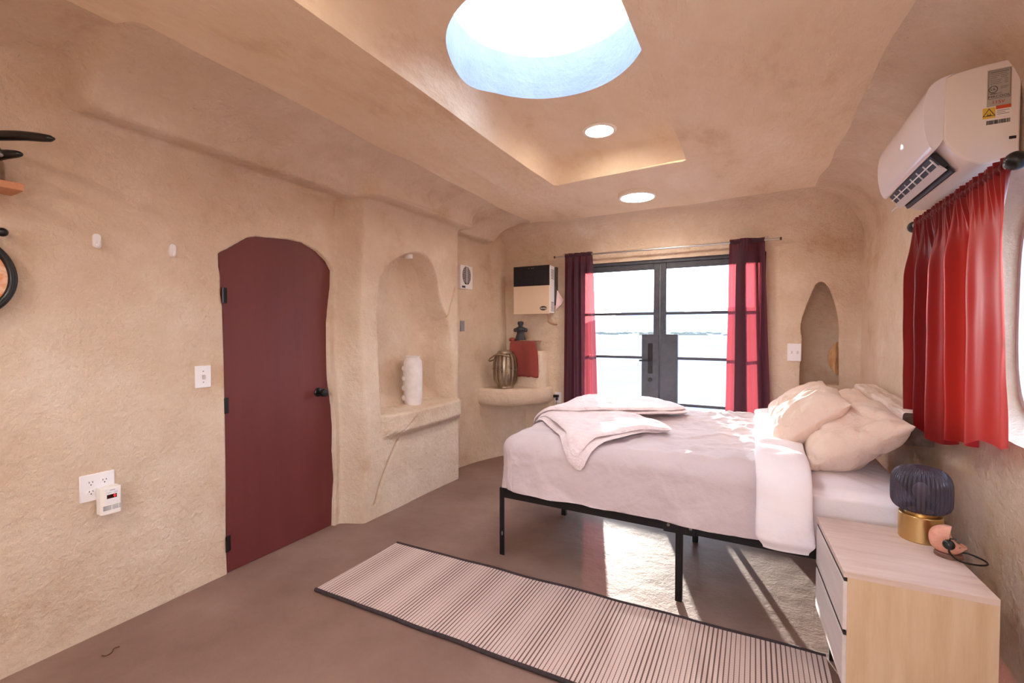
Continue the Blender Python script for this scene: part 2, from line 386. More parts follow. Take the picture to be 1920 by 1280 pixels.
dhole = [(DX0, -.02), (DX1, -.02), (DX1, DZ1), (DX0, DZ1)]
mb, hl = cdt_sheet([(-2.75, -.03), (.9, -.03), (.9, 2.84), (-2.75, 2.84)], [[(DX0, .0), (DX1, .0), (DX1, DZ1), (DX0, DZ1)], nich], .03, back_fn)
ring(mb, hl[0], back_fn, lambda a, b: (a, YB + .30, b), 4)
cxn, czn = np.mean([p[0] for p in hl[1]]), np.mean([p[1] for p in hl[1]])
# the arched niche is hollowed out wider behind its edge on the right
def nb_fn(a, b, d):
    wx = .13 * ss(0, .05, d) * (1 if a > cxn else .25) * ss(-.02, .12, abs(a - cxn))
    return (a + (wx if a > cxn else -wx), YB + d, b + (.03 * ss(0, .05, d) if b > czn else 0))
ring(mb, hl[1], back_fn, lambda a, b: nb_fn(a, b, .03), 2)
ring(mb, hl[1], lambda a, b: nb_fn(a, b, .03), lambda a, b: nb_fn(a, b, .20), 4)
loop_b = [nb_fn(a, b, .20) for a, b in hl[1]]
mb.add(loop_b + [(cxn, YB + .21, czn)], [(k, (k + 1) % len(loop_b), len(loop_b)) for k in range(len(loop_b))])
wb = mb.build('wall_back', plaster, None, True, 50, fix=False); tag(wb, 'tan plaster end wall around the glazed double door', kind='structure')

def right_fn(y, s):
    o, z = cove(s, 2.20, .46, .39)
    k = 1 - min(1, o / .46)
    n = (nv(y * 1.0, s * 1.2, 15) * .02 + nv(y * 3.5, s * 3.5, 12) * .005) * k
    return (XR - o - n, y, z)
wpoly = [(2.63, 1.55), (2.62, 1.75), (2.58, 1.88), (2.48, 1.965), (2.3, 2.0), (2.1, 2.005), (1.9, 1.99), (1.75, 1.93), (1.66, 1.8), (1.63, 1.6), (1.63, 1.3), (1.68, 1.12), (1.8, 1.05), (2.1, 1.03), (2.4, 1.04), (2.55, 1.09), (2.61, 1.2), (2.63, 1.35)]
wpoly = [tuple(p) for p in spline(wpoly, 4, True)]
mb, hl = cdt_sheet([(-1.6, -.03), (4.9, -.03), (4.9, 2.86), (-1.6, 2.86)], [wpoly], .035, right_fn)
def wr_out(a, b): return (.95, 2.13 + (a - 2.13) * .97, 1.52 + (b - 1.52) * .97)
ring(mb, hl[0], right_fn, wr_out, 4)
wr = mb.build('wall_right', plaster, None, True, 50, fix=False); tag(wr, 'tan plaster wall behind the bed head with a rounded window opening', kind='structure')

# ceiling: flat sheet with the long recess pressed into it and a round skylight hole
WX0, WX1, WY0, WY1 = -1.43, -.43, .25, 3.40
SKC, SKR = (-.895, 1.99), .46
rc = [(SKC[0] + SKR * math.cos(2 * PI * k / 72) * (1 + .012 * math.sin(5 * k / 72 * 2 * PI)), SKC[1] + SKR * math.sin(2 * PI * k / 72) * (1 + .012 * math.sin(3 * k / 72 * 2 * PI))) for k in range(72)]
wq = [(WX0, WY0), (WX1, WY0), (WX1 + .005, WY1 - .09), (WX1 - .02, WY1 - .06), (WX0 + .03, WY1), (WX0, WY1 - .03)]
def ceil_fn(x, y):
    return (x, y, ZC + nv(x * .9, y * .7, 21) * .016 + nv(x * 2.6, y * 2.2, 25) * .006)
mb, hl = cdt_sheet([(-2.15, -1.6), (.5, -1.6), (.5, 4.45), (-2.15, 4.45)], [wq], .045, ceil_fn)
ceil = mb
def well_fn(x, y):
    dl = x - WX0 - .0; df = (WY1 - .06 * (x - WX0)) - y; dr = WX1 - x
    def e(d, w_): t = min(1, max(0, d / w_)) ** .62; return math.sin(t * PI / 2)
    h = .17 * e(dl, .15) * e(df, .13) * e(dr, .035) * e(y - WY0, .10)
    return (x, y, ceil_fn(x, y)[2] * (1 - min(1, h / .1)) + ZC * min(1, h / .1) + h + nv(x * 2, y * 2, 31) * .006 * min(1, h / .1))
wl_loop = hl[0]
mb2, hl2 = cdt_sheet(wq, [rc], .022, well_fn)
ceil.add(mb2.v, mb2.f)
ZT = ZC + .17
co = ceil.build('ceiling', plaster_c, None, True, 60, fix=False); tag(co, 'tan plaster ceiling with a long recess', kind='structure')
sh = MB(); ring(sh, hl2[0], well_fn, lambda a, b: (SKC[0] + (a - SKC[0]) * .99, SKC[1] + (b - SKC[1]) * .99, ZT + .235 + .006 * nv(a * 9, b * 9, 4)), 5)
ring(sh, hl2[0], lambda a, b: (SKC[0] + (a - SKC[0]) * .99, SKC[1] + (b - SKC[1]) * .99, ZT + .235 + .006 * nv(a * 9, b * 9, 4)), lambda a, b: (SKC[0] + (a - SKC[0]) * 1.25, SKC[1] + (b - SKC[1]) * 1.25, ZT + .25), 1)
sk = thing('window_2', 'round skylight set in the ceiling recess', None, (SKC[0], SKC[1], ZT), kind='structure')
s_ = sh.build('skylight_shaft', sky_tint_pl, None, True, 50, fix=False); s_.parent = sk; s_.matrix_parent_inverse = Matrix.Translation((-SKC[0], -SKC[1], -ZT))
g = MB().lathe([(.001, .30), (.2, .295), (.4, .275), (.5, .25), (.56, .248), (.56, .256), (.5, .258), (.4, .283), (.2, .303), (.001, .308)], 48, cap=False).build('pane', glass_thin('tinted_dome', (244, 246, 248)), sk)
# roof above so that daylight enters only through the openings
rf = MB(); mbr, hr = cdt_sheet([(-3.1, -1.9), (1.2, -1.9), (1.2, 5.1), (-3.1, 5.1)], [[(SKC[0] + .5 * math.cos(2 * PI * k / 40), SKC[1] + .5 * math.sin(2 * PI * k / 40)) for k in range(40)]], .3, lambda a, b: (a, b, ZT + .17))
tag(mbr.build('trim_3', plaster_c, None, False, fix=False), 'flat roof slab above the ceiling', kind='structure')

mb, _ = cdt_sheet([(-2.95, -1.7), (.95, -1.7), (.95, 5.05), (-2.95, 5.05)], [], .06, lambda a, b: (a, b, nv(a * 1.2, b * 1.2, 41) * .003))
tag(mb.build('floor', floor_m, None, True, 60, fix=False), 'brown troweled concrete floor', kind='structure')
rw = MB().box(-2.95, -1.45, -1.75, -1.55, -.03, 2.62).box(.15, .95, -1.75, -1.55, -.03, 2.62).box(-1.45, .15, -1.75, -1.55, -.03, 1.05).box(-1.45, .15, -1.75, -1.55, 1.95, 2.62)
tag(rw.build('wall_rear', plaster, None, False), 'tan plaster wall behind the viewer with a wide opening added to let in light', kind='structure')
W3 = thing('window_3', 'wide unseen window added in the rear wall to light the near half', None, (-.65, -1.65, 1.5), kind='structure')  # unseen window, added and sized to light the near half of the room
MB().box(-.81, .81, -.003, .003, -.46, .46).build('pane', glass, W3, False)
# outer skin of the house so that nothing leaks: thick outer walls
tag(MB().box(-3.1, -2.92, -1.9, 5.05, -.1, 2.9).build('trim_4', plaster, None, False), 'outer face of the left wall', kind='structure')

# ------------------------------------------------------------------ setting: maroon door
D1 = thing('door_1', 'maroon wooden door with a wavy arched top and black hinges', None, (XL, 1.9, 0), kind='structure')
def rel(mbx, o):
    l = o.location; mbx.v = [(v[0] - l[0], v[1] - l[1], v[2] - l[2]) for v in mbx.v]; return mbx
dp2 = [(a, b) for a, b in door_poly]
rel(MB().prism(dp2, lambda a, b, d: (d, a, b), XL - .045, XL - .008), D1).build('door_panel', maroon, D1, True, 30)
for z in (1.625, .985, .175):
    h = rel(MB().tube([(XL + .0, 1.521, z - .045), (XL + .0, 1.521, z + .045)], .007, 10), D1)
    h.add(*[(lambda b: (b.v, b.f))(rel(MB().box(XL - .009, XL - .003, 1.523, 1.545, z - .045, z + .045), D1))][0])
    h.build('hinge', blackp, D1, True, 30)
ky, kz = onx(606, 734, XL)[1:]; ky -= .035
kn = MB(); Mk = Matrix.Rotation(PI / 2, 4, 'Y')
kn.lathe([(.033, 0), (.033, .006), (.028, .012), (.014, .014), (.012, .035), (.022, .042), (.027, .05), (.028, .068), (.025, .074), (.001, .076)], 24, (XL - .008, ky, kz), Mk)
rel(kn, D1).build('door_knob', blackp, D1, True, 30)
# threshold sliver below the door
# ------------------------------------------------------------------ setting: glazed double door
D2 = thing('door_2', 'dark framed glazed double door opening on the bright desert plain', None, (-.85, YB + .06, 0), kind='structure')
fy0, fy1 = YB + .03, YB + .10
fr = MB().box(DX0, DX0 + .04, fy0, fy1 + .03, 0, DZ1).box(DX1 - .04, DX1, fy0, fy1 + .03, 0, DZ1).box(DX0, DX1, fy0, fy1 + .03, DZ1 - .035, DZ1).box(DX0, DX1, fy0, fy1 + .08, -.02, .025)
rel(fr, D2).build('door_frame', frame_m, D2, False, bevel=.004)
zb_, zt_ = .125, 2.05
def leaf(x0, x1, gx0, gx1, hs):
    lf = MB().box(x0, gx0, fy0 + .01, fy1 - .01, .03, DZ1 - .037).box(gx1, x1, fy0 + .01, fy1 - .01, .03, DZ1 - .037).box(gx0, gx1, fy0 + .01, fy1 - .01, zt_, DZ1 - .037).box(gx0, gx1, fy0 + .01, fy1 - .01, .03, zb_)
    l = rel(lf, D2).build('door_leaf', frame_m, D2, False, bevel=.004)
    zz_ = [zb_, .675, 1.143, 1.598, zt_]
    for k in range(1, 4):
        rel(MB().box(gx0, gx1, fy0 + .018, fy1 - .018, zz_[k] - .014, zz_[k] + .014), D2).build('glazing_bar', frame_m, l, False, bevel=.003)
    for k in range(4):
        rel(MB().box(gx0, gx1, fy0 + .034, fy0 + .038, zz_[k], zz_[k + 1]), D2).build('pane', glass, l, False)
    xx0, xx1 = (gx1 - .115, x1 - .004) if hs < 0 else (x0 + .004, gx0 + .115)
    rel(MB().box(xx0, xx1, fy0 + .004, fy1 - .004, .05, 1.385), D2).build('lock_panel', frame_m, l, False, bevel=.004)
    return l
L1 = leaf(DX0 + .042, -.857, -1.665, -.918, -1)
L2 = leaf(-.853, DX1 - .042, -.795, .01, 1)
hx = -.945
hd = rel(MB().box(hx - .022, hx + .022, fy0 - .004, fy0 + .008, .98, 1.29), D2).build('handle_plate', black, L1, False, bevel=.004)
rel(MB().tube([(hx, fy0 - .003, 1.12), (hx, fy0 - .045, 1.12), (hx - .02, fy0 - .05, 1.12), (hx - .10, fy0 - .05, 1.115)], .009, 10), D2).build('lever', black, hd)
rel(MB().lathe([(.02, 0), (.02, .012), (.001, .013)], 18, (hx, fy0 - .002, .915), Matrix.Rotation(PI / 2, 4, 'X')), D2).build('deadbolt', black, L1)

# plaster bench-like corner shelf and the block above it
cs = spline([(-2.74, 4.17), (-2.56, 4.17), (-2.36, 4.22), (-2.21, 4.32), (-2.11, 4.47), (-2.05, 4.63), (-2.01, 4.80)], 6)
poly = [tuple(p) for p in cs] + [(-2.75, 4.84)]
mb = MB(); n = len(cs)
prof = [(-.10, .60), (-.03, .61), (.0, .635), (.008, .69), (.004, .76), (-.012, .788), (-.04, .796)]
nrm = []
for k in range(n):
    t = np.array(cs[min(k + 1, n - 1)]) - np.array(cs[max(k - 1, 0)]); t /= np.hypot(*t); nrm.append((t[1], -t[0]))
vs = []
for off, z in prof:
    for k in range(n): vs.append((cs[k][0] + nrm[k][0] * off, cs[k][1] + nrm[k][1] * off, z + nv(cs[k][0] * 6, cs[k][1] * 6, 1) * .008))
fs = [(j * n + k, j * n + k + 1, (j + 1) * n + k + 1, (j + 1) * n + k) for j in range(len(prof) - 1) for k in range(n - 1)]
mb.add(vs, fs)
mb.add([vs[(len(prof) - 1) * n + k] for k in range(n)] + [(-2.78, 4.84, .798)], [(k, k + 1, n) for k in range(n - 1)])
mb.add([vs[k] for k in range(n)] + [(-2.78, 4.84, .60)], [(k + 1, k, n) for k in range(n - 1)])
# the raised block at the back of the shelf
def blk(u, v):
    a = u * 2 * PI; ex = lambda t: math.copysign(abs(t) ** .35, t)
    t = v; r = 1 - .12 * ss(.86, 1, t); x = -2.34 + .29 * ex(math.cos(a)) * r * (1 - .12 * t); y = 4.78 + .22 * ex(math.sin(a)) * r; z = .74 + .455 * min(1, t * 1.06)
    return (x + nv(x * 6, z * 6, 3) * .012, y + nv(x * 6, z * 6, 7) * .012, z)
mb.grid(40, 18, blk, True)
top = [blk(k / 40, 1) for k in range(40)]; mb.add(top, [tuple(range(40))])
tag(mb.build('trim_1', plaster, None, True, 50), 'rounded plaster corner shelf with raised block below the wall heater', kind='structure')
# little round lump of plaster at the front of the block
# ------------------------------------------------------------------ right window
W1 = thing('window_1', 'rounded window in the right wall behind the red curtain', None, (.95, 2.13, 1.52), kind='structure')
wo2 = [wr_out(a, b) for a, b in hl[0]] if False else None
outl = [wr_out(a, b) for a, b in wpoly]
n = len(outl)
mb = MB(); 
def sc_(p, k, x): return (x, 2.13 + (p[1] - 2.13) * k, 1.52 + (p[2] - 1.52) * k)
secs = [(1.03, .945), (.955, .945), (.955, .985), (1.03, .985)]
vs = [sc_(p, k, x) for k, x in secs for p in outl]
fs = [(j * n + i, j * n + (i + 1) % n, ((j + 1) % 4) * n + (i + 1) % n, ((j + 1) % 4) * n + i) for j in range(4) for i in range(n)]
mb.add(vs, fs); rel(mb, W1).build('window_frame', mat('pale_window_frame', (226, 222, 224), .5), W1, True, 40)
mb = MB(); mb.add([sc_(p, .96, .962) for p in outl] + [sc_(p, .96, .967) for p in outl], [tuple(range(n)), tuple(range(n, 2 * n))[::-1]] + [(i, (i + 1) % n, n + (i + 1) % n, n + i) for i in range(n)])
rel(mb, W1).build('pane', glass, W1, False)

# ------------------------------------------------------------------ outdoors
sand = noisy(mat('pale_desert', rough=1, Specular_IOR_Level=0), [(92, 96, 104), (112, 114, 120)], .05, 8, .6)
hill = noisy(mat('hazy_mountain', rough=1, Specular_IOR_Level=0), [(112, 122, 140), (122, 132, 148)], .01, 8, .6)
tag(MB().grid(40, 40, lambda u, v: (-1500 + 3000 * u, -1500 + 3000 * v, -.35)).build('ground', sand, None, True, fix=False), 'pale flat desert plain outside', kind='structure')
def ridge(name, label, a0, a1, R, hmax, seed, n=60):
    def fn(u, v):
        a = a0 + (a1 - a0) * u; r = R + 260 * (v - .5)
        env = ss(0, .2, u) * (1 - ss(.8, 1, u)) * math.sin(PI * v)
        h = hmax * env * (.55 + .6 * abs(nv(u * 6, v * 2, seed)) + .35 * nv(u * 17, v * 4, seed)) - 1
        return (-math.sin(a) * r, math.cos(a) * r, h)
    tag(MB().grid(n, 10, fn).build(name, hill, None, True, 60), label, 'mountain', kind='structure')
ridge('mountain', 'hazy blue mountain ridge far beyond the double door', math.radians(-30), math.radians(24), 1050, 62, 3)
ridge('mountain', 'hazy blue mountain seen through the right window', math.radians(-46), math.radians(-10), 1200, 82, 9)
scrubm = noisy(mat('dry_scrub', rough=1, Specular_IOR_Level=0), [(62, 62, 58), (78, 78, 70)], 2, 5)
mb = MB()
for k in range(260):
    a = math.radians(random.uniform(-35, 28)); r = random.uniform(190, 420); s = random.uniform(.5, 1.6)
    mb.ball((-math.sin(a) * r, math.cos(a) * r, -.3), s, 4, (1.6, 1.6, .6))
tag(mb.build('desert_scrub', scrubm, None, True, 80), 'thin band of low grey scrub far out on the plain', 'scrub', kind='stuff')


# ================================================================== ceiling lamps
lamp_e = emis('lamp_diffuser', (255, 240, 222), LAMP_E)
lamp_rim = mat('lamp_rim', (246, 238, 228), .5)
def ceiling_lamp(label, p, r, h, emat=lamp_e):
    t = thing('ceiling_light', label, 'light', p, 0)
    MB().lathe([(r, .012), (r, -h + .006), (r - .006, -h), (r - .022, -h), (r - .022, -h + .006)], 48, cap=False).build('rim', lamp_rim, t, True, 30)
    MB().lathe([(.001, -h + .001), (r - .022, -h + .001), (r - .022, -h + .004), (.001, -h + .004)], 48, cap=False).build('diffuser', emat, t, True, 30)
    return t
def ceil_z(x, y): return ceil_fn(x, y)[2]
p = onz(1195, 371, 2.555); ceiling_lamp('lit round surface-mounted ceiling light between the recess and the double door', (p[0], p[1], ceil_z(p[0], p[1])), .158, .034)
p = onz(1124, 245, ZT - .008); ceiling_lamp('lit flush round ceiling light inside the long recess beside the skylight', (p[0], p[1], ZT + .002), .112, .016)
ceiling_lamp('lit flush round ceiling light in the recess on the viewer side of the skylight', (-.95, .85, ZT + .002), .112, .016)

# ================================================================== bed
R_, TOP = .09, .755
BX0, BY0, BY1 = -1.385, 2.455, 4.05
def wrap(s, t, off=0, drop=.335, top=TOP, x0=BX0, y0=BY0, y1=BY1):
    """cloth coordinates -> point draped over the bed block, 'off' away from it"""
    cx = max(s, x0 + R_); cy = min(max(t, y0 + R_), y1 - R_)
    dx, dy = s - cx, t - cy; q = math.hypot(dx, dy)
    if q < 1e-6: return Vector((s, t, top + off))
    ax, ay = abs(dx), abs(dy); d = (ax ** 5 + ay ** 5) ** .2
    n = Vector((dx / q, dy / q, 0)); arc = R_ * PI / 2; r = R_ + off
    if d < arc:
        ph = d / R_; return Vector((cx, cy, top - R_)) + n * (r * math.sin(ph)) + Vector((0, 0, r * math.cos(ph)))
    dn = min(d - arc, drop - R_)
    flare = .012 * dn / .3
    return Vector((cx, cy, top - R_ - dn)) + n * (r + flare)
bed = thing('bed_frame', 'black metal platform bed frame on square legs', 'bed frame', (-.37, 3.25, 0))
FX0, FX1, FY0, FY1, FZ0, FZ1 = -1.415, .655, 2.478, 4.02, .368, .424
def rb(x0, x1, y0, y1, z0, z1): return rel(MB().box(x0, x1, y0, y1, z0, z1), bed)
for nm, bx in (('side_rail', (FX0 + .03, FX1, FY0, FY0 + .006, FZ0, FZ1)), ('side_rail', (FX0 + .03, FX1, FY1 - .006, FY1, FZ0, FZ1)), ('end_rail', (FX0, FX0 + .006, FY0 + .03, FY1 - .03, FZ0, FZ1)), ('end_rail', (FX1 - .006, FX1, FY0 + .03, FY1 - .03, FZ0, FZ1))):
    m_ = rb(*bx)
    x0, x1, y0, y1, z0, z1 = bx
    if nm == 'side_rail': m_ = m_.add(*(lambda q: (q.v, q.f))(rb(x0, x1, min(y0, y0 if y0 < 3 else y0 - .024), y1 if y0 > 3 else y1 + .024, z0 + .03, z0 + .036)))
    m_.build(nm, black, bed, False, bevel=.002)
rb(FX0 + .02, FX1 - .02, 3.23, 3.27, .375, .41).build('centre_rail', black, bed, False, bevel=.002)
for k in range(11): rb(-1.33 + k * .19, -1.30 + k * .19, FY0 + .008, FY1 - .008, .412, .424).build('slat', black, bed, False)
def legmesh(x, y, sx, sy):
    m_ = MB().box(x, x + .034 * sx, y, y + .004 * sy, 0, FZ1 + .004).box(x, x + .004 * sx, y, y + .034 * sy, 0, FZ1 + .004)
    return rel(m_, bed)
for x, sx in ((FX0, 1), (FX1, -1)):
    for y, sy in ((FY0 - .002, 1), (FY1 + .002, -1)):
        l = legmesh(x, y, sx, sy).build('leg', black, bed, False, bevel=.0015)
        mbx = MB().lathe([(.0075, -.002), (.0075, .002)], 16, (x + .019 * sx, y - .0005 * sy, .14), Matrix.Rotation(PI / 2, 4, 'X') @ Matrix.Diagonal((.7, 1.9, 1, 1)))
        if sy > 0: rel(mbx, bed).build('leg_slot', screwm, l, True, 30)
for y in (FY0 + .001, 3.233, FY1 - .035):
    rb(-.355, -.321, y, y + .034, 0, FZ0 + .03).build('leg', black, bed, False, bevel=.002)
for x in (-1.30, .55): rb(x, x + .034, 3.233, 3.267, 0, .38).build('leg', black, bed, False, bevel=.002)
pl = rb(-.415, -.255, FY0 - .006, FY0 + .001, FZ0 - .006, FZ1 + .002).build('joint_plate', black, bed, False, bevel=.002)
for x in (-.39, -.28):
    rel(MB().lathe([(.008, 0), (.008, .004), (.005, .006), (.001, .006)], 14, (x, FY0 - .0055, .400), Matrix.Rotation(PI / 2, 4, 'X')), bed).build('bolt', screwm, pl, True, 30)

# mattress in its fitted white sheet
MX0, MX1, MY0, MY1, MZ0, MZ1 = -1.36, .645, 2.49, 4.02, .425, .715
def matt(u, v):
    a = 2 * PI * u; 
    if v < .5: k = 1; z = MZ0 + (MZ1 - MZ0) * v * 2
    else: k = 1 - (v - .5) * 2; z = MZ1
    ex = lambda t, e: math.copysign(abs(t) ** e, t)
    c_, s_2 = math.cos(a), math.sin(a); q = max(abs(c_), abs(s_2)); 
    hx_, hy_ = (MX1 - MX0) / 2, (MY1 - MY0) / 2
    x = c_ / q; y = s_2 / q
    r = 1 - .035 * (1 - ss(0, .08, v)) - .045 * ss(.40, .53, v) * (1 if v < .53 else 1)
    wr = .006 * nv(a * 9, v * 3, 2) + .004 * nv(x * 5, y * 14, z * 6)
    zz2 = z - .03 * ss(.38, .5, v) * (1 - ss(.5, .62, v)) + (wr if v > .45 else 0)
    return ((MX0 + MX1) / 2 + hx_ * x * k * r, (MY0 + MY1) / 2 + hy_ * y * k * r + (wr if v < .5 else 0), zz2)
mt = MB().grid(240, 44, matt, True)
tag(mt.build('mattress', white_cl, None, True, 60), 'thick mattress in a white fitted sheet on the black bed frame', 'mattress')

# comforter
def wrinkle(s, t):
    a = .011 * nv(s * 2.2, t * 2.6, 1) + .010 * (abs(nv(s * 3.1 + t * 2.2, t * 5.5 - s * 2, 4)) - .25) + .0045 * (abs(nv(s * 8 - t * 3, t * 11, 9)) - .2)
    b = .016 * math.exp(-((s + .1) / .35) ** 2) * (abs(nv(s * 7.5, t * 3.2 + s * 5, 12)) - .2)
    c1 = .016 * math.exp(-(abs(nv(s * 2.6 + t * 1.1, t * 2.2 - s * 1.4, 17)) / .055) ** 2) + .011 * math.exp(-(abs(nv(s * 4.5 - t * 2.5, t * 5 + s, 23)) / .05) ** 2)
    d1 = .010 * (abs(nv(s * 1.6 + t * 4, t * 1.8 - s * 6, 31)) - .2) + .007 * (abs(nv(s * 9 + 2 * t, t * 4, 37)) - .2); return a * 1.2 + b * 1.3 + c1 * .22 + d1
LD = R_ * PI / 2 + .245
def comf(u, v):
    s = BX0 + R_ - LD + (.05 - (BX0 + R_ - LD)) * u; t = BY0 + R_ - LD + (BY1 - BY0 - 2 * R_ + 2 * LD) * v
    hem = .335 + .014 * nv(s * 3, t * 3, 6) - (.012 if t < 3 else 0)
    wk = wrinkle(s, t); side = max(0, BY0 + R_ - t, BX0 + R_ - s)
    sag = -.012 * ss(-.7, -.2, s) * (1 if side == 0 else 0)
    return wrap(s, t, .018 + wk * (1.15 if side < .02 else .75) + sag * 0 + .02 * ss(.25, .4, side) * nv(s * 5, t * 5, 14), hem)
cf = thing('comforter', 'pink-beige cotton comforter spread over the bed with its white underside turned back', 'comforter', (-.6, 3.25, .755))
rel(MB().grid(230, 250, comf), cf).build('cover', pink_cl, cf, True, 80)
def fold(u, v):      # turned-back white band: a thick soft roll following the same drape
    a = 2 * PI * u; t = BY0 + R_ - LD + (BY1 - BY0 - 2 * R_ + 2 * LD) * v
    ex = lambda q, e: math.copysign(abs(q) ** e, q)
    wv = .012 * nv(t * 4, 2.2, 1)
    side = max(0, BY0 + R_ - t)
    cx = .118 + wv + .012 * side / .3; hw = .112 + .012 * nv(t * 3, 5, 1); hh = .027 + .012 * side / .3
    endc = ss(0, .022, v) * ss(0, .022, 1 - v)
    s = cx + hw * ex(math.cos(a), .7) * (.75 + .25 * endc); o = .018 + hh * (1 + ex(math.sin(a), .8) * (.3 + .7 * endc)) + .010 * nv(s * 8, t * 9, 3)
    return wrap(s, t, o, .345 + .014 * nv(t * 8, s * 4, 2))
rel(MB().grid(56, 220, fold, True), cf).build('turned_back_edge', white_cl, cf, True, 80)['label'] = 'white turned back edge'

# fleece throw, folded and dropped over the foot of the bed
thr = MB()
def ply(P, base, th, seed, sp=5):
    P = [tuple(p) for p in spline(P, sp, True)]
    m_, hl_ = cdt_sheet(P, [], .022, lambda a, b: (a, b, 0))
    A = np.array(m_.v); d = -sd_poly(A[:, 0], A[:, 1], P)
    def pt(k, sgn):
        a, b = A[k][:2]; e = math.sqrt(max(0, 1 - (1 - min(1, d[k] / .035)) ** 2))
        wv = .012 * nv(a * 4, b * 4.5, seed) + .006 * nv(a * 11, b * 11, seed + 3)
        return wrap(a, b, base + wv * (1 if d[k] > .01 else .6) + th / 2 + sgn * th / 2 * e, .5)
    thr.add([pt(k, 1) for k in range(len(A))], m_.f); thr.add([pt(k, -1) for k in range(len(A))], [f[::-1] for f in m_.f])
ply([(-1.40, 3.02), (-1.28, 2.86), (-1.08, 2.60), (-.885, 2.375), (-.80, 2.46), (-.70, 2.60), (-.60, 2.82), (-.50, 2.90), (-.60, 3.1), (-.80, 3.28), (-1.1, 3.4), (-1.42, 3.25)], .030, .018, 2, 4)
ply([(-1.38, 3.05), (-1.24, 2.88), (-1.05, 2.63), (-.90, 2.435), (-.80, 2.52), (-.70, 2.66), (-.60, 2.83), (-.47, 2.86), (-.455, 2.96), (-.60, 3.14), (-.80, 3.30), (-1.1, 3.4), (-1.40, 3.25)], .046, .026, 5, 4)
ply([(-1.43, 3.06), (-1.2, 3.10), (-.92, 3.24), (-.70, 3.36), (-.47, 3.50), (-.43, 3.66), (-.55, 3.84), (-.80, 4.0), (-1.1, 4.02), (-1.40, 3.9), (-1.46, 3.5)], .050, .022, 8, 4)
ply([(-1.42, 3.08), (-1.2, 3.13), (-.92, 3.27), (-.70, 3.39), (-.49, 3.53), (-.46, 3.66), (-.58, 3.82), (-.80, 3.98), (-1.1, 4.0), (-1.39, 3.88), (-1.44, 3.5)], .070, .026, 11, 4)
tag(thr.build('throw_blanket', fleece, None, True, 80), 'pale pink fleece throw folded loosely over the foot of the bed', 'blanket')

def pillow(name, label, c, axl, axs, L=.68, W=.48, T=.19, seed=0, m_=None):
    axl = Vector(axl).normalized(); axs = Vector(axs); axs = (axs - axl * axs.dot(axl)).normalized(); nn = axl.cross(axs)
    mb_ = MB(); n = 54
    def f(sg):
        def g(u, v):
            a, b = u * 2 - 1, v * 2 - 1
            pu, pv = math.sin(a * PI / 2), math.sin(b * PI / 2)
            rd_ = 1 - .035 * (pu * pv) ** 4; x = L / 2 * pu * (1 - .075 * (1 - pv * pv)) * rd_; y = W / 2 * pv * (1 - .085 * (1 - pu * pu)) * rd_
            h = T / 2 * max(0, 1 - abs(pu) ** 2.5) ** .58 * max(0, 1 - abs(pv) ** 2.5) ** .58
            rim = ss(.0, .5, max(abs(pu), abs(pv))) 
            wk = (.014 * nv(x * 5, y * 5, seed) + .026 * rim * (abs(nv(x * 10 + seed, y * 10, seed + 5)) - .2) - .014 * math.exp(-(nv(x * 4 + y * 5, y * 4 - x * 3, seed + 7) / .05) ** 2)) * min(1, h / .03)
            sagw = -.05 * (1 - pu * pu) * pv * .0
            return Vector(c) + axl * x + axs * y + nn * (sg * (h + wk) + sagw + .02 * nv(pu * 1.2, pv * 1.2, seed + 9))
        return g
    mb_.grid(n, n, f(1)); mb_.grid(n, n, f(-1))
    o = mb_.build(name, m_ or pil_m, None, True, 80)
    bm = bmesh.new(); bm.from_mesh(o.data); bmesh.ops.remove_doubles(bm, verts=bm.verts, dist=.0004); bmesh.ops.recalc_face_normals(bm, faces=bm.faces); bm.to_mesh(o.data); bm.free()
    o.data.polygons.foreach_set('use_smooth', [True] * len(o.data.polygons))
    return tag(o, label, 'pillow', 'pillows at the head of the bed')
pillow('pillow', 'beige pillow leaning on the wooden beam nearest the nightstand', (.445, 2.97, .865), (0.02, 1, .02), (.8, -.05, .50), .68, .50, .25, 1)
pillow('pillow', 'plump pink-beige pillow in front with its lit upper corner', (.275, 3.17, .915), (.03, 1, .02), (.74, 0, .60), .66, .46, .25, 4)
pillow('pillow', 'sunlit beige pillow behind the plump front pillow', (.275, 3.68, .905), (-.03, 1, .03), (.74, .05, .60), .60, .46, .22, 8)
pillow('pillow', 'beige pillow lying against the beam, far side of the bed', (.46, 3.68, .875), (0, 1, .03), (.8, 0, .55), .62, .47, .18, 12)

# wooden beam on the wall as headboard
hb = thing('headboard_beam', 'rough white-washed wooden beam fixed to the wall behind the pillows', 'headboard', (.71, 3.45, .95))
def beam(u, v):
    a = 2 * PI * u; y = 2.86 + (4.08 - 2.86) * v
    ex = lambda q: math.copysign(abs(q) ** .17, q)
    x = .705 + .062 * ex(math.cos(a)) * (1 + .05 * nv(y * 3, a, 2)); z = .945 + .02 * (v - .3) + .078 * ex(math.sin(a)) * (1 + .07 * nv(y * 2.5, a * .5, 6)) + .012 * nv(y * 7, 3, 1) * (math.sin(a) > 0)
    return (x, y, z)
mb = MB().grid(40, 60, beam, True); rel(mb, hb).build('beam', beamw, hb, True, 40)
e0 = [beam(k / 40, 0) for k in range(40)]; e1 = [(x, y - .002, z) for x, y, z in e0]
mb = MB().add(e0 + e1, [tuple(range(40, 80))] + [(k, (k + 1) % 40, 40 + (k + 1) % 40, 40 + k) for k in range(40)]); rel(mb, hb).build('end_grain', beam_end, hb, False)['label'] = 'dark sawn end grain'
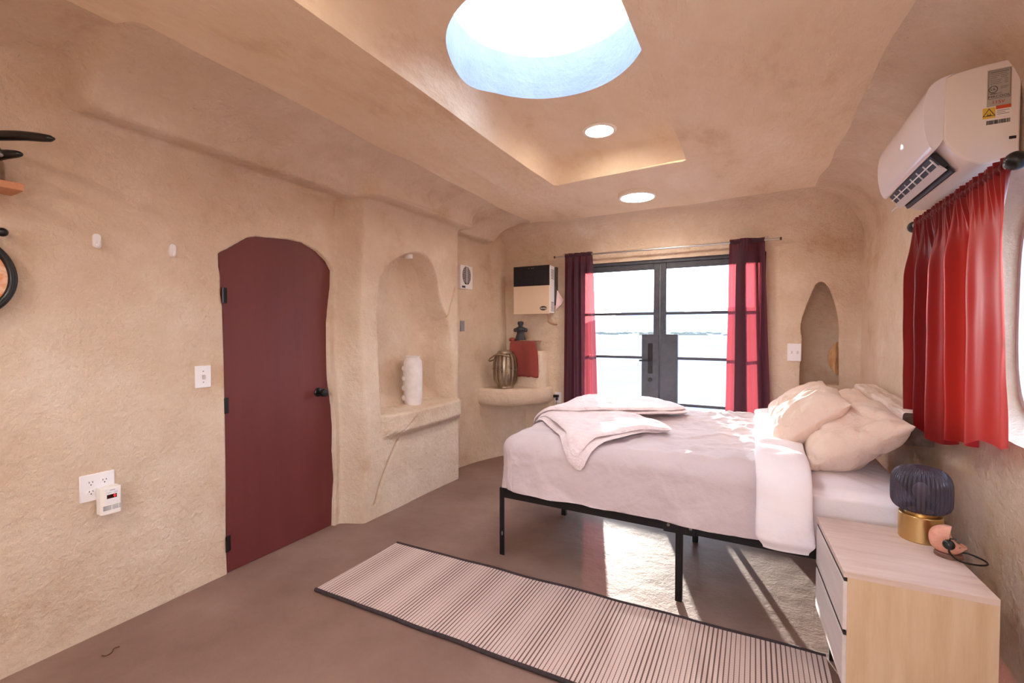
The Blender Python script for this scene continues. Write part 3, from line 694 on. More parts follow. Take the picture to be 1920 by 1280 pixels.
e1 = [beam(k / 40, 1) for k in range(40)]; rel(MB().add(e1 + [(x, y + .002, z) for x, y, z in e1], [tuple(range(40, 80))] + [(k, (k + 1) % 40, 40 + (k + 1) % 40, 40 + k) for k in range(40)]), hb).build('end_grain', beam_end, hb, False)

# ================================================================== nightstand and what stands on it
ns = thing('nightstand', 'pale oak-look nightstand with two drawers beside the bed', 'nightstand', (.277, 1.885, 0), math.radians(3))
NWd, ND = .395, .505
MB().box(.0, NWd, 0, ND, .578, .60).build('top', oaktop, ns, False, bevel=.002)
MB().box(.012, NWd, 0.001, .02, .195, .579).build('side_panel', oak, ns, False, bevel=.0015)
MB().box(.012, NWd, ND - .02, ND - .001, .195, .579).build('side_panel', oak, ns, False, bevel=.0015)
MB().box(.03, NWd - .004, .02, ND - .02, .197, .215).build('bottom_panel', oak, ns, False)
MB().box(NWd - .012, NWd - .002, .02, ND - .02, .197, .579).build('back_panel', oak, ns, False)
for z0, z1 in ((.203, .375), (.395, .562)):
    d = MB().box(.0, .018, .004, ND - .004, z0, z1).box(.018, .3, .03, ND - .03, z0 + .02, z1 - .03).build('drawer', oakside, ns, False, bevel=.0015)
    MB().box(.003, .016, .006, ND - .006, z1 + .001, z1 + .012).build('finger_groove', darkslot, d, False)
for x in (.045, NWd - .05):
    for y in (.03, ND - .055): MB().box(x, x + .026, y, y + .026, 0, .198).build('leg', black, ns, False, bevel=.002)

smoke = bpy.data.materials.new('smoked_glass'); smoke.use_nodes = True; nt = smoke.node_tree; nt.nodes.clear(); L = nt.links.new
tb = N(nt, 'ShaderNodeBsdfTransparent', inp={'Color': lin((176, 170, 184))}); gb = N(nt, 'ShaderNodeBsdfGlossy', inp={'Roughness': .08, 'Color': lin((225, 222, 235))}); db = N(nt, 'ShaderNodeBsdfDiffuse', inp={'Color': lin((104, 100, 112))})
lw = N(nt, 'ShaderNodeLayerWeight', inp={'Blend': .35}); m1 = N(nt, 'ShaderNodeMixShader'); L(lw.outputs['Fresnel'], m1.inputs[0]); L(tb.outputs[0], m1.inputs[1]); L(gb.outputs[0], m1.inputs[2])
m2 = N(nt, 'ShaderNodeMixShader', inp={0: .34}); L(m1.outputs[0], m2.inputs[1]); L(db.outputs[0], m2.inputs[2]); ou = N(nt, 'ShaderNodeOutputMaterial'); L(m2.outputs[0], ou.inputs[0])
tl = thing('table_lamp', 'small table lamp with ribbed smoked glass shade on a brass base', 'lamp', (.585, 2.325, .60))
MB().lathe([(.001, 0), (.066, 0), (.068, .003), (.068, .098), (.066, .101), (.05, .102), (.05, .112), (.001, .112)], 48, cap=False).build('base', brass, tl, True, 30)
pr = [(.040, .112), (.060, .114), (.078, .122), (.089, .138), (.092, .16), (.092, .215), (.089, .24), (.079, .262), (.060, .278), (.035, .284), (.001, .285)]
pr = [tuple(p) for p in spline(pr, 4)]
MB().lathe(pr, 400, cap=False, fr=lambda a, j: 1 + .07 * abs(math.cos(a * 20)) - .045).build('glass_shade', smoke, tl, True, 80)
MB().lathe([(.001, .112), (.014, .112), (.014, .15), (.02, .165), (.026, .185), (.024, .205), (.012, .22), (.001, .223)], 24, cap=False).build('bulb', mat('frosted_bulb', (240, 225, 205), .4), tl, True, 50)
st = thing('salt_lamp', 'pink crescent-shaped salt lamp on a small dark wooden foot', 'lamp', (.628, 2.185, .60), math.radians(-16))
MB().lathe([(.001, 0), (.036, 0), (.040, .003), (.040, .013), (.036, .016), (.001, .016)], 36, (.002, 0, 0), Matrix.Diagonal((1, .8, 1, 1)), cap=False).build('foot', wood('walnut', [(96, 62, 50), (128, 88, 72)], 8, (8, 1, 8)), st, True, 30)
out = []
for k in range(25):     # outer arc
    a = math.radians(78 + (345 - 78) * k / 24); out.append((.052 * math.cos(a) - .002, .052 * math.sin(a) + .062))
for k in range(1, 12):  # inner bite
    a = math.radians(278 - (278 - 168) * k / 12); out.append((.050 + .044 * math.cos(a), .094 + .052 * math.sin(a)))
mb = MB(); nrings = 7; m_ = len(out); cxm = sum(p[0] for p in out) / m_; czm = sum(p[1] for p in out) / m_
vs = []
for j in range(nrings):
    t = -1 + 2 * j / (nrings - 1); k = math.sqrt(max(0, 1 - (abs(t) ** 3) * .55))
    for (a, b) in out:
        q = 1 + .05 * nv(a * 40, b * 40, t * 2)
        vs.append((cxm + (a - cxm) * k * q, t * .022 * q, max(.014, czm + (b - czm) * k * q)))
fs = [(j * m_ + k, j * m_ + (k + 1) % m_, (j + 1) * m_ + (k + 1) % m_, (j + 1) * m_ + k) for j in range(nrings - 1) for k in range(m_)] + [tuple(range(m_)), tuple((nrings - 1) * m_ + k for k in range(m_))]
mb.add(vs, fs).build('stone', saltm, st, True, 50)
cordp = spline([(.022, .028, .01), (.05, .045, .012), (.09, .03, .008), (.10, .0, .006), (.075, -.03, .006), (.03, -.045, .010), (.006, -.05, .030), (.002, -.048, .045)], 8)
c_ = MB().tube(cordp, .0032, 8).build('cord', blackp, st, True, 60)
d_ = MB().lathe([(.001, -.011), (.010, -.010), (.0165, -.005), (.0175, 0), (.0165, .005), (.010, .010), (.001, .011)], 24, (.002, -.048, .060), Matrix.Rotation(math.radians(70), 4, 'X'), cap=False); d_.tube([(.002, -.048, .072), (.006, -.048, .083), (.022, -.048, .084)], .003, 8); d_.build('dimmer_knob', blackp, st, True, 50)

# ================================================================== left wall fittings
def wallthing(name, label, cat, px, py, x=None, group=None):
    p_ = onx(px, py, XL if x is None else x); wx = wall_x(p_[1], p_[2]) if x is None else x
    if x is None: p_ = onx(px, py, wx); wx = wall_x(p_[1], p_[2])
    return thing(name, label, cat, (wx, p_[1], p_[2]), PI / 2, group)
for lb, px, py in (('white plastic wall hook, nearer the floating shelf', 180, 452), ('white plastic wall hook, nearer the maroon door', 322, 470)):
    h = wallthing('wall_hook', lb, 'hook', px, py, None, 'white wall hooks')
    pl_ = [(.016 * math.cos(a) * (1), .016 * math.sin(a) + (.018 if math.sin(a) >= 0 else -.018)) for a in [2 * PI * k / 28 for k in range(28)]]
    MB().prism(pl_, lambda a, b, d: (a * (.86 + .14 * abs(b) / .034), d, b), .014, -.014).build('back_plate', whitep, h, True, 30, bevel=.002)
    MB().tube(spline([(0, -.012, -.016), (0, -.024, -.026), (0, -.03, -.016), (0, -.03, .0)], 5), .006, 10).build('prong', whitep, h, True, 60)
def plate(t, w_, h_, d=.007, y=.004, nm='cover_plate'): return MB().box(-w_ / 2, w_ / 2, -d, y, -h_ / 2, h_ / 2).build(nm, whitep, t, True, 30, bevel=.003)
sw = wallthing('light_switch', 'white light switch plate left of the maroon door', 'switch', 380, 706)
plate(sw, .082, .122)
MB().box(-.006, .006, -.016, -.006, -.013, .011).build('toggle', mat('toggle_grey', (196, 190, 186), .4), sw, True, 30, bevel=.002)
for z in (.03, -.03): MB().lathe([(.0035, 0), (.003, .0015), (.001, .0016)], 12, (0, -.0068, z), Matrix.Rotation(PI / 2, 4, 'X')).build('screw', screwm, sw)
def socket(t, x, z):
    s = MB().lathe([(.0165, 0), (.0165, .0025), (.001, .0026)], 28, (x, -.0068, z), Matrix.Rotation(PI / 2, 4, 'X') @ Matrix.Diagonal((1, .86, 1, 1))).build('socket', whitep, t, True, 30)
    sl_ = MB().box(x - .0075, x - .0052, -.0100, -.0085, z + .0015, z + .0095).box(x + .0052, x + .0075, -.0100, -.0085, z + .002, z + .009); sl_.lathe([(.0026, 0), (.0026, .0008)], 12, (x, -.0093, z - .0065), Matrix.Rotation(PI / 2, 4, 'X'))
    sl_.build('slots', darkslot, s)
ot = wallthing('wall_outlet', 'white double wall outlet low on the left wall', 'outlet', 182, 911)
plate(ot, .128, .124)
for x in (-.025, .025):
    for z in (.021, -.021): socket(ot, x, z)
co_x = ot.location[0] + .062
cp = onx(209, 938, co_x)
cod = thing('gas_alarm', 'white plug-in alarm with red digital display on the wall outlet', 'alarm', (co_x, cp[1], cp[2]), PI / 2)
W2, H2, Dp = .038, .062, .052
mb = MB(); prof_ = [(-W2, Dp), (-W2, .012), (-W2 + .010, .003), (-W2 + .03, 0), (W2 - .004, 0), (W2, .004), (W2, Dp)]
mb.prism(prof_, lambda a, b, d: (a, b, d), -H2, H2).build('case', mat('ivory_plastic', (240, 236, 230), .4), cod, True, 25, bevel=.002)
fp = MB().box(-.020, .030, -.0012, .001, -.012, .056).build('face_panel', whitep, cod, False, bevel=.0005)
dsp = MB().box(-.017, .020, -.0018, -.001, .012, .030).build('display', mat('display_red_black', (52, 8, 14), .2), fp, False)
text_obj('digit', '0', emis('red_digit', (255, 40, 40), 3), dsp, (.012, -.0021, .021), .017, ext=.0002)
MB().box(-.006, .014, -.0014, -.001, .0485, .0510).build('print_line', mat('grey_print', (130, 130, 135), .6), fp, False)
for x in (-.008, .017): MB().box(x - .007, x + .007, -.0014, -.001, .036, .0375).box(x - .007, x + .007, -.0014, -.001, .040, .0412).build('print_line', mat('grey_print_lines', (170, 168, 170), .6), fp, False)
for x in (-.010, .010): MB().box(x - .004, x + .004, -.0022, -.001, -.004, .003).build('button', whitep, fp, False, bevel=.0006)
mb = MB()
for k in range(5):
    z = -.022 - k * .0045
    mb.box(-.030, -.001, -.0008, .004, z - .0011, z + .0011).box(.003, .026, -.0008, .004, z - .0011, z + .0011).box(.028, .034, -.0008, .004, z - .0011, z + .0011)
mb.build('speaker_slots', mat('slot_grey', (150, 146, 150), .7), cod, False)

# floating shelf with the pump flask, wall peg and round frame at the left edge of the photo
se = onx(37, 357, -2.60)
sf = thing('floating_shelf', 'thin pine shelf board on the left wall near the ceiling', 'shelf', (-2.66, .42, 1.985), PI / 2)
MB().box(.42 - .74, se[1] - .42, -.11, .03, -.014, .014).build('board', pine, sf, False, bevel=.002)
MB().box(-.22, -.20, -.09, .03, -.05, -.012).build('bracket', black, sf, False, bevel=.002)
fl = thing('pump_flask', 'steel pump flask with black lever standing on the pine shelf', 'flask', (-2.612, .593, 1.999), math.radians(28))
MB().lathe([(.001, 0), (.048, 0), (.051, .005), (.051, .07), (.048, .08), (.001, .08)], 36, cap=False).build('body', pewter, fl, True, 30)
MB().lathe([(.001, .08), (.045, .08), (.046, .084), (.044, .125), (.036, .145), (.016, .152), (.001, .152)], 36, cap=False).build('head', blackp, fl, True, 30)
lv = spline([(-.04, 0, .146), (0, 0, .160), (.06, 0, .169), (.12, 0, .169), (.18, 0, .165), (.235, 0, .159), (.27, 0, .156)], 6)
n_ = len(lv); lm = MB().tube(lv, [.010 + .008 * math.sin(PI * min(1, k / n_ * 1.1)) ** .5 if k < n_ - 3 else .008 - .002 * (k - n_ + 3) for k in range(n_)], 12)
for k in range(14): lm.ball((.055 + k * .0075, 0, .153), .0042, 5)
lm.build('lever', blackp, fl, True, 70)
sp_ = spline([(.02, 0, .088), (.06, 0, .095), (.10, 0, .098), (.145, 0, .098)], 5)
s2 = MB().tube(sp_, [.020, .021, .021, .020, .020, .019, .019, .018, .017, .017, .016, .015, .014, .012, .009, .004], 14).build('spout', blackp, fl, True, 70)
MB().lathe([(.011, 0), (.011, .018), (.009, .02), (.001, .02)], 18, (.079, -.014, .092), Matrix.Rotation(PI / 2, 4, 'X')).build('pin', steel, s2, True, 30)
pg = wallthing('wall_peg', 'black ball-ended wall peg above the round black frame', 'peg', 4, 435, -2.66)
mb = MB().ball((0, 0, 0), .018, 10); mb.tube([(0, 0, 0), (0, .06, 0)], .006, 10); mb.build('peg', blackp, pg, True, 60)
rg = thing('round_frame', 'round black frame with orange marbled centre hanging on the left wall', 'wall decoration', (-2.66, .508, 1.632), PI / 2)
th_ = MB()
def tor(u, v):
    a, b = 2 * PI * u, 2 * PI * v; r = .163 + .015 * math.cos(b); return (r * math.cos(a), .014 * math.sin(b) - .002, r * math.sin(a))
th_.grid(72, 14, tor, True).build('frame_ring', blackp, rg, True, 70)
agate = noisy(mat('orange_marble', rough=.3), [(150, 62, 20), (214, 116, 48), (238, 196, 160), (176, 60, 30)], 9, 8, .65)
MB().lathe([(.001, -.008), (.153, -.008), (.153, .004), (.001, .004)], 64, (0, 0, 0), Matrix.Rotation(PI / 2, 4, 'X'), cap=False).build('centre_disc', agate, rg, True, 30)
MB().tube([(0, .0, .165), (0, .004, .20), (0, .035, .205)], .004, 8).build('hanger', blackp, rg, True, 60)

# niche: vase and puck light
vp = onz(772, 758, nb + .006)
vs_ = thing('ceramic_vase', 'tall white ceramic vase with a row of bumps in the wall niche', 'vase', (vp[0] - .012, vp[1] + .03, nb + .0))
prof_ = [tuple(p) for p in spline([(.001, .0), (.062, .0), (.071, .012), (.079, .06), (.081, .16), (.082, .27), (.080, .35), (.074, .385), (.062, .402), (.058, .412), (.064, .425), (.060, .426), (.053, .412), (.06, .395), (.062, .30)], 4)]
vb = MB().lathe(prof_, 48, cap=False).build('body', noisy(mat('rough_ceramic', rough=.6), [(206, 196, 192), (232, 226, 222)], 9, 7, .6, .3, 50), vs_, True, 50)
for k in range(4):
    a = math.radians(-128 + 6 * math.sin(k)); z = .065 + k * .085
    MB().ball((.071 * math.cos(a), .071 * math.sin(a), z), .027, 8, (1, 1, 1)).build('bump', vb.data.materials[0], vs_, True, 80)
pk = onx(768, 478, -2.60)
pu = thing('puck_light', 'small white puck light under the top of the wall niche', 'light', (-2.61, pk[1], 2.058))
MB().lathe([(.001, -.02), (.030, -.02), (.034, -.014), (.035, .012), (.001, .012)], 30, cap=False).build('housing', whitep, pu, True, 30)

# vent, blank plate
vt = wallthing('wall_vent', 'white wall vent with an oval dark grille beyond the niche pier', 'vent', 873, 520)
plate(vt, .225, .245, .016, .02, 'housing')
gr = [(.078 * math.cos(2 * PI * k / 40), .095 * math.sin(2 * PI * k / 40) + .018) for k in range(40)]
MB().prism(gr, lambda a, b, d: (a, d, b), -.017, -.015).build('grille_opening', darkslot, vt, False)
mb = MB()
for k in range(15):
    z = -.07 + k * .0125; hw = .078 * math.sqrt(max(.02, 1 - (z / .095) ** 2)); mb.box(-hw, hw, -.022, -.0165, z + .018 - .0016, z + .018 + .0016)
mb.box(-.003, .003, -.023, -.0165, -.077, .113); mb.build('grille_bars', whitep, vt, False)
MB().box(-.085, -.03, -.021, -.0155, -.112, -.092).build('control_tab', mat('blue_black', (38, 58, 86), .4), vt, False, bevel=.001)
bp_ = wallthing('blank_plate', 'flat grey plate on the wall below the oval vent', 'plate', 867, 611)
MB().box(-.035, .035, -.006, .01, -.055, .055).build('plate', mat('grey_plate', (140, 140, 150), .5), bp_, False, bevel=.002)

# ================================================================== far corner
HY = 4.565
a_, b_ = ony(963, 501, HY), ony(1030.5, 588, HY)
hx0, hx1, hz0, hz1 = a_[0], b_[0], b_[2], ony(1029, 496, HY)[2]
ht = thing('wall_heater', 'cream and black wall heater mounted above the corner shelf', 'heater', ((hx0 + hx1) / 2, YB, hz0))
hw2, hH, hd = (hx1 - hx0) / 2, hz1 - hz0, YB - HY
cream = mat('cream_enamel', (226, 204, 178), .4); hwhite = mat('white_enamel', (236, 232, 232), .4); navy = mat('black_grille', (24, 26, 34), .35)
MB().box(-hw2 + .004, hw2, -hd + .012, -.05, .012, hH - .004).build('casing', hwhite, ht, False, bevel=.004)
MB().box(-hw2 + .01, hw2 + .02, -.05, .012, .10, hH - .01).build('back_box', mat('dark_back', (60, 58, 54), .6), ht, False, bevel=.003)
zs_ = hH * .585
fpn = MB().box(-hw2, hw2 - .006, -hd, -hd + .02, 0, zs_).build('front_panel', cream, ht, False, bevel=.003)
gt = MB().box(-hw2, hw2 - .006, -hd - .002, -hd + .02, zs_, hH).build('top_grille', navy, ht, False, bevel=.002)
mb = MB()
for k in range(11):
    z = zs_ + .025 + k * .0135; mb.box(-hw2 + .03, hw2 - .04, -hd - .005, -hd - .001, z, z + .004)
mb.build('louvres', mat('grille_slats', (44, 48, 58), .3, .2), gt, False)
for x in (-.035, .0, .02): MB().box(x, x + .012, -hd - .004, -hd - .001, hH - .03, hH - .025).build('badge', screwm, gt, False)
for z0 in (.03, hH - .15):
    for k in range(7): MB().box(hw2 - .001, hw2 + .0008, -hd + .04, -.065, z0 + k * .016, z0 + k * .016 + .006).build('side_slot', darkslot, ht, False)
el = [(.043 * math.cos(2 * PI * k / 32), .024 * math.sin(2 * PI * k / 32)) for k in range(32)]
lx, lz = hw2 - .075, .062
bd = MB().prism(el, lambda a, b, d: (lx + a, d, lz + b), -hd - .003, -hd + .002).build('oval_badge', mat('badge_black', (28, 24, 26), .3), fpn, False)
text_obj('lettering', 'Ashley', mat('badge_white', (240, 238, 235), .5), bd, (lx, -hd - .0036, lz), .030, shear=.3)
MB().tube(spline([(hw2 - .05, -.10, .03), (hw2 - .05, -.10, -.04), (hw2 - .05, -.10, -.075), (hw2 - .03, -.09, -.10), (hw2 - .0, -.05, -.115), (hw2 + .01, .02, -.115)], 6), .010, 12).build('gas_pipe', mat('copper_pipe', (176, 134, 108), .4, .7), ht, True, 60)
tgp = MB().add([(hw2 + .022, -.03, .27), (hw2 + .022, -.07, .05), (hw2 + .075, -.06, .10), (hw2 + .10, -.035, .155), (hw2 + .024, -.028, .27), (hw2 + .024, -.068, .05), (hw2 + .077, -.058, .10), (hw2 + .102, -.033, .155)], [(0, 1, 2, 3), (7, 6, 5, 4), (0, 1, 5, 4), (1, 2, 6, 5), (2, 3, 7, 6), (3, 0, 4, 7)])
tgp.build('paper_tag', mat('pink_paper', (236, 208, 212), .8), ht, False)

# lantern, draped cloth, figurine on the corner shelf
lp = (-2.40, 4.33)
ln = thing('lantern', 'rounded metal-strip lantern with carrying handle on the corner shelf', 'lantern', (lp[0], lp[1], .797))
Hh = .40
MB().lathe([(.001, 0), (.085, 0), (.09, .006), (.09, .028), (.085, .034), (.001, .034)], 36, cap=False).build('base_ring', pewter, ln, True, 30)
MB().lathe([(.085, Hh - .03), (.09, Hh - .025), (.085, Hh), (.06, Hh + .004), (.06, Hh - .012), (.085, Hh - .03)], 36, cap=False).build('top_ring', pewter, ln, True, 30)
stp = spline([(.086, .02), (.118, .07), (.132, .14), (.135, .21), (.130, .28), (.114, .345), (.086, Hh - .02)], 5)
for k in range(16):
    a = 2 * PI * k / 16; ca, sa = math.cos(a), math.sin(a); vs = []
    for r, z in stp:
        for dr, dt in ((0, -.014), (.004, 0), (0, .014), (-.003, 0)): vs.append(((r + dr) * ca - dt * sa, (r + dr) * sa + dt * ca, z))
    m_ = len(stp); fs = [(i * 4 + q, i * 4 + (q + 1) % 4, (i + 1) * 4 + (q + 1) % 4, (i + 1) * 4 + q) for i in range(m_ - 1) for q in range(4)]
    MB().add(vs, fs).build('strip', pewter, ln, True, 50)
MB().tube([(.138 * math.cos(2 * PI * k / 48), .138 * math.sin(2 * PI * k / 48), .205) for k in range(49)], .004, 8).build('wire_band', pewter, ln, True, 60)
MB().tube(spline([(.10, -.085, Hh - .05), (-.02, -.125, Hh - .03), (-.12, -.12, Hh - .075), (-.165, -.06, Hh - .11), (-.14, .03, Hh - .09), (-.05, .08, Hh - .04)], 6), .008, 10).build('handle', pewter, ln, True, 60)
MB().lathe([(.001, .034), (.04, .034), (.04, .16), (.036, .165), (.001, .165)], 24, cap=False).build('candle', mat('ivory_wax', (228, 214, 190), .5), ln, True, 40)
cy = 4.545; cx0, cx1 = ony(957, 660, cy)[0], ony(1002, 660, cy)[0]; cz0 = ony(985, 706, cy)[2]; cz1 = ony(985, 641, cy)[2] + .005
def drape(u, v):
    x = cx0 + (cx1 - cx0) * u; pth = [(4.74, cz1 + .006), (4.66, cz1 + .006), (cy + .03, cz1 + .006), (cy, cz1 - .02), (cy - .006, cz1 - .1), (cy - .012, cz0)]
    q = v * (len(pth) - 1); i = min(int(q), len(pth) - 2); t = q - i
    y = pth[i][0] * (1 - t) + pth[i + 1][0] * t; z = pth[i][1] * (1 - t) + pth[i + 1][1] * t
    dn = ss(.4, 1, v); f_2 = .012 * dn * math.sin(u * 9 + 1) + .004 * nv(u * 8, v * 6, 2)
    return (x + .055 * dn * u + .012 * dn * nv(u * 3, v * 3, 4), y - .008 - f_2 - .05 * math.exp(-((u - .22) / .05) ** 2) * 0, z + .008 * nv(u * 5, v, 8) + (.012 * nv(u * 7, 3, 3) if v > .97 else 0) + .03 * (1 - u) * (v < .5) * ss(.0, .3, .18 - u))
mb = MB().grid(40, 50, drape)
q = drape(.0, .35); mb.ball((cx0 - .005, 4.60, cz1 + .018), .032, 8, (1, 1.4, .7))
dc = mb.build('draped_cloth', rust, None, True, 80); so_ = dc.modifiers.new('solid', 'SOLIDIFY'); so_.thickness = .004; so_.offset = 1
tag(dc, 'rust red linen cloth draped over the plaster block behind the lantern', 'cloth')
fgp = ony(976, 640, 4.62)
fg = thing('stone_figurine', 'small dark stone torso figurine standing on the rust cloth', 'figurine', (fgp[0], 4.62, cz1 + .019))
mb = MB(); pf = [(.001, 0), (.062, 0), (.064, .012), (.058, .03), (.050, .055), (.045, .075), (.052, .092), (.068, .108), (.070, .120), (.058, .135), (.034, .146), (.026, .156), (.030, .168), (.036, .182), (.036, .196), (.028, .206), (.001, .210)]
mb.lathe([tuple(p) for p in spline(pf, 3)], 24, (0, 0, 0), Matrix.Diagonal((1, .72, 1, 1)), cap=False); mb.ball((-.068, 0, .110), .022, 8, (1, .9, 1.1)); mb.ball((.068, 0, .110), .022, 8, (1, .9, 1.1)); mb.build('torso', stone_d, fg, True, 70)

op = ony(1046, 745, YB - .005)
oy = YB + .0
o2 = thing('wall_outlet', 'white wall outlet with a black charger plugged in beside the plum curtain', 'outlet', (op[0], back_fn(op[0], op[2])[1], op[2]))
plate(o2, .078, .122); socket(o2, 0, .022); socket(o2, 0, -.022)
ch = thing('phone_charger', 'black charger block with a thin cord hanging from the wall outlet', 'charger', (op[0] - .012, o2.location[1] - .011, op[2] + .018))
MB().box(-.032, .026, -.035, .004, -.016, .016).build('block', blackp, ch, True, 30, bevel=.004)
MB().box(-.006, .016, -.03, .004, -.046, -.02).build('plug', blackp, ch, True, 30, bevel=.003)
MB().tube(spline([(.0, -.02, -.04), (.0, -.022, -.1), (-.002, -.022, -.25), (.0, -.015, -.45), (.02, -.03, -op[2] - .012), (.12, -.06, -op[2] - .013)], 8), .003, 8).build('cord', blackp, ch, True, 60)

# far wall rod and plum curtains
ry = YB - .09
ra, rb_ = ony(1041, 483, ry), ony(1463, 446, ry); rz_ = (ra[2] + rb_[2]) / 2
rd = thing('curtain_rod', 'thin grey metal curtain rod above the double door', 'curtain rod', ((ra[0] + rb_[0]) / 2, ry, rz_))
hl_ = (rb_[0] - ra[0]) / 2
MB().tube([(-hl_, 0, 0), (hl_, 0, 0)], .0095, 14).build('pole', steel, rd, True, 40)
for s in (-1, 1):
    MB().tube([(s * (hl_ - .004), 0, 0), (s * (hl_ + .012), 0, 0)], .013, 14).build('end_cap', mat('bronze_cap', (92, 70, 58), .5, .5), rd, True, 40)
    MB().tube(spline([(s * (hl_ - .10), .09, .035), (s * (hl_ - .10), .03, .035), (s * (hl_ - .10), .0, .02), (s * (hl_ - .10), -.012, 0), (s * (hl_ - .10), 0, -.013)], 5), .004, 8).build('hook', steel, rd, True, 60)
def curtain(mb_, a_top, b_top, a_bot, b_bot, zt, zb, wave, nu, nv_):
    """a/b: plan points of the two edges at top and bottom; wave(s, v) -> offset across the sheet"""
    A0, B0, A1, B1 = [Vector((*p, 0)) for p in (a_top, b_top, a_bot, b_bot)]
    def fn(u, v):
        e = v; a = A0.lerp(A1, e); b = B0.lerp(B1, e); d = (b - a).normalized(); nn = Vector((-d.y, d.x, 0))
        zbv = zb(u) if callable(zb) else zb
        p_ = a.lerp(b, u) + nn * wave(u, v); return (p_.x, p_.y, zt + (zbv - zt) * v)
    return mb_.grid(nu, nv_, fn)
def wv_l(u, v):
    k = .35 + .65 * ss(0, .12, v); return k * (.030 * math.sin(u * 2 * PI * 4.2 + .6 * v) + .011 * math.sin(u * 2 * PI * 9 + 2 + v)) + (.004 * math.sin(u * 2 * PI * 22) * (1 - ss(0, .06, v)))
cl = thing('curtain', 'plum sheer curtain at the left of the double door', 'curtain', (-1.69, ry, rz_), 0, 'plum curtains at the double door')
rel(curtain(MB(), (ony(1059, 480, ry)[0], ry), (ony(1110, 478, ry)[0], ry), (-1.86, ry), (ony(1119, 755, ry)[0] + .02, ry), rz_ + .028, .04, wv_l, 150, 60), cl).build('fabric', sheer, cl, True, 80, fix=False)
rel(MB().tube([(ony(1059, 480, ry)[0] + .004, ry, rz_), (ony(1110, 478, ry)[0] - .004, ry, rz_)], .016, 14), cl).build('rod_pocket', sheer, cl, True, 60)
cr_ = thing('curtain', 'plum sheer curtain at the right of the double door', 'curtain', (-.06, ry, rz_), 0, 'plum curtains at the double door')
FOLD = spline([(0, 0), (.10, .012), (.20, 0), (.33, -.012), (.45, -.03), (.40, -.045), (.24, -.042), (.20, -.055), (.34, -.066), (.50, -.05), (.60, -.02), (.72, .012), (.80, .03), (.74, .042), (.68, .05), (.80, .058), (.92, .04), (1, .01)], 10)
def fold_sheet(xa_, xb_, xc_, xd_, zt, zb):
    m_ = MB(); nf = len(FOLD) - 1
    def fn(u, v):
        q = u * nf; i = min(int(q), nf - 1); p_ = FOLD[i] + (FOLD[i + 1] - FOLD[i]) * (q - i); k = .4 + .6 * ss(0, .12, v)
        a, b = xa_ + (xc_ - xa_) * v, xb_ + (xd_ - xb_) * v
        fx = u + (p_[0] - u) * k + .035 * v * math.sin(p_[0] * PI)
        return (a + (b - a) * fx + .004 * nv(u * 12, v * 4, 6), ry + p_[1] * k * 1.1 + .004 * math.sin(u * 140) * (1 - ss(0, .06, v)), zt + (zb - zt) * v)
    return m_.grid(nf, 60, fn)
xa, xb = ony(1368, 455, ry)[0], ony(1434, 450, ry)[0]
rel(fold_sheet(xa, xb, xa - .03, .155, rz_ + .028, .04), cr_).build('fabric', sheer, cr_, True, 80, fix=False)
rel(MB().tube([(xa + .004, ry, rz_), (xb - .004, ry, rz_)], .016, 14), cr_).build('rod_pocket', sheer, cr_, True, 60)

sp2 = ony(1489, 660, YB - .02)
s3 = thing('light_switch', 'white double switch plate beside the arched far wall niche', 'switch', (sp2[0], back_fn(sp2[0], sp2[2])[1], sp2[2]))
plate(s3, .105, .155, .008)
for x in (-.02, .02): MB().box(x - .006, x + .006, -.017, -.007, -.012, .012).build('toggle', mat('toggle_pale', (214, 208, 206), .4), s3, True, 30, bevel=.002)

# woven fan leaning in the arched niche
fan = thing('palm_fan', 'woven straw hand fan leaning inside the arched niche', 'fan', (.70, YB + .115, 1.18), math.radians(10))
straw = noisy(mat('straw', rough=.8), [(150, 104, 66), (196, 150, 104), (216, 172, 124)], 30, 5, .6, .6, 60, stretch=(1, 1, .25))
fo = []
for k in range(96):
    a = 2 * PI * k / 96; r = 1 + .03 * abs(math.sin(a * 14)); fo.append((.125 * math.cos(a) * r, .16 * math.sin(a) * r))
mb = MB(); mb.prism(fo, lambda a, b, d: (a, d + .012 * math.cos(a * 40), b), -.003, .003); mb.build('blade', straw, fan, False)
for k in range(9):
    a = math.radians(50 + 10 * k); MB().tube([(0, -.006, -.13), (.115 * math.cos(a), -.006, -.13 + .24 * math.sin(a))], .002, 6).build('rib', straw, fan, True, 60)
MB().tube([(0, 0, -.14), (-.01, 0, -.27)], .006, 10).build('stick', mat('dark_stick', (46, 34, 30), .6), fan, True, 60)

# ================================================================== right wall: air conditioner, red curtain
ac = thing('air_conditioner', 'white split air conditioner high on the right wall above the red curtain', 'air conditioner', (XR, 2.57, 2.2))
AY0, AY1 = 2.22, 2.93
acw = mat('ac_white', (240, 232, 226), .25); acp = mat('ac_panel', (236, 232, 238), .12)
bodyp = [(.80, 2.366), (.70, 2.36), (.63, 2.35), (.60, 2.34), (.60, 2.12), (.612, 2.095), (.632, 2.065), (.66, 2.035), (.70, 2.012), (.75, 2.012), (.80, 2.03)]
bm_ = rel(MB().prism(bodyp, lambda a, b, d: (a, d, b), AY0, AY1), ac); bm_.build('body', acw, ac, True, 30, bevel=.006)
pan = [(.632, 2.352), (.59, 2.342), (.562, 2.322), (.549, 2.29), (.543, 2.24), (.545, 2.18), (.553, 2.13), (.566, 2.095), (.578, 2.084), (.590, 2.10), (.600, 2.12), (.604, 2.34)]
pan = [tuple(p) for p in spline(pan[:9], 4)] + pan[9:]
rel(MB().prism(pan, lambda a, b, d: (a, d, b), AY0 + .001, AY1 - .001), ac).build('front_panel', acp, ac, True, 35, bevel=.003)
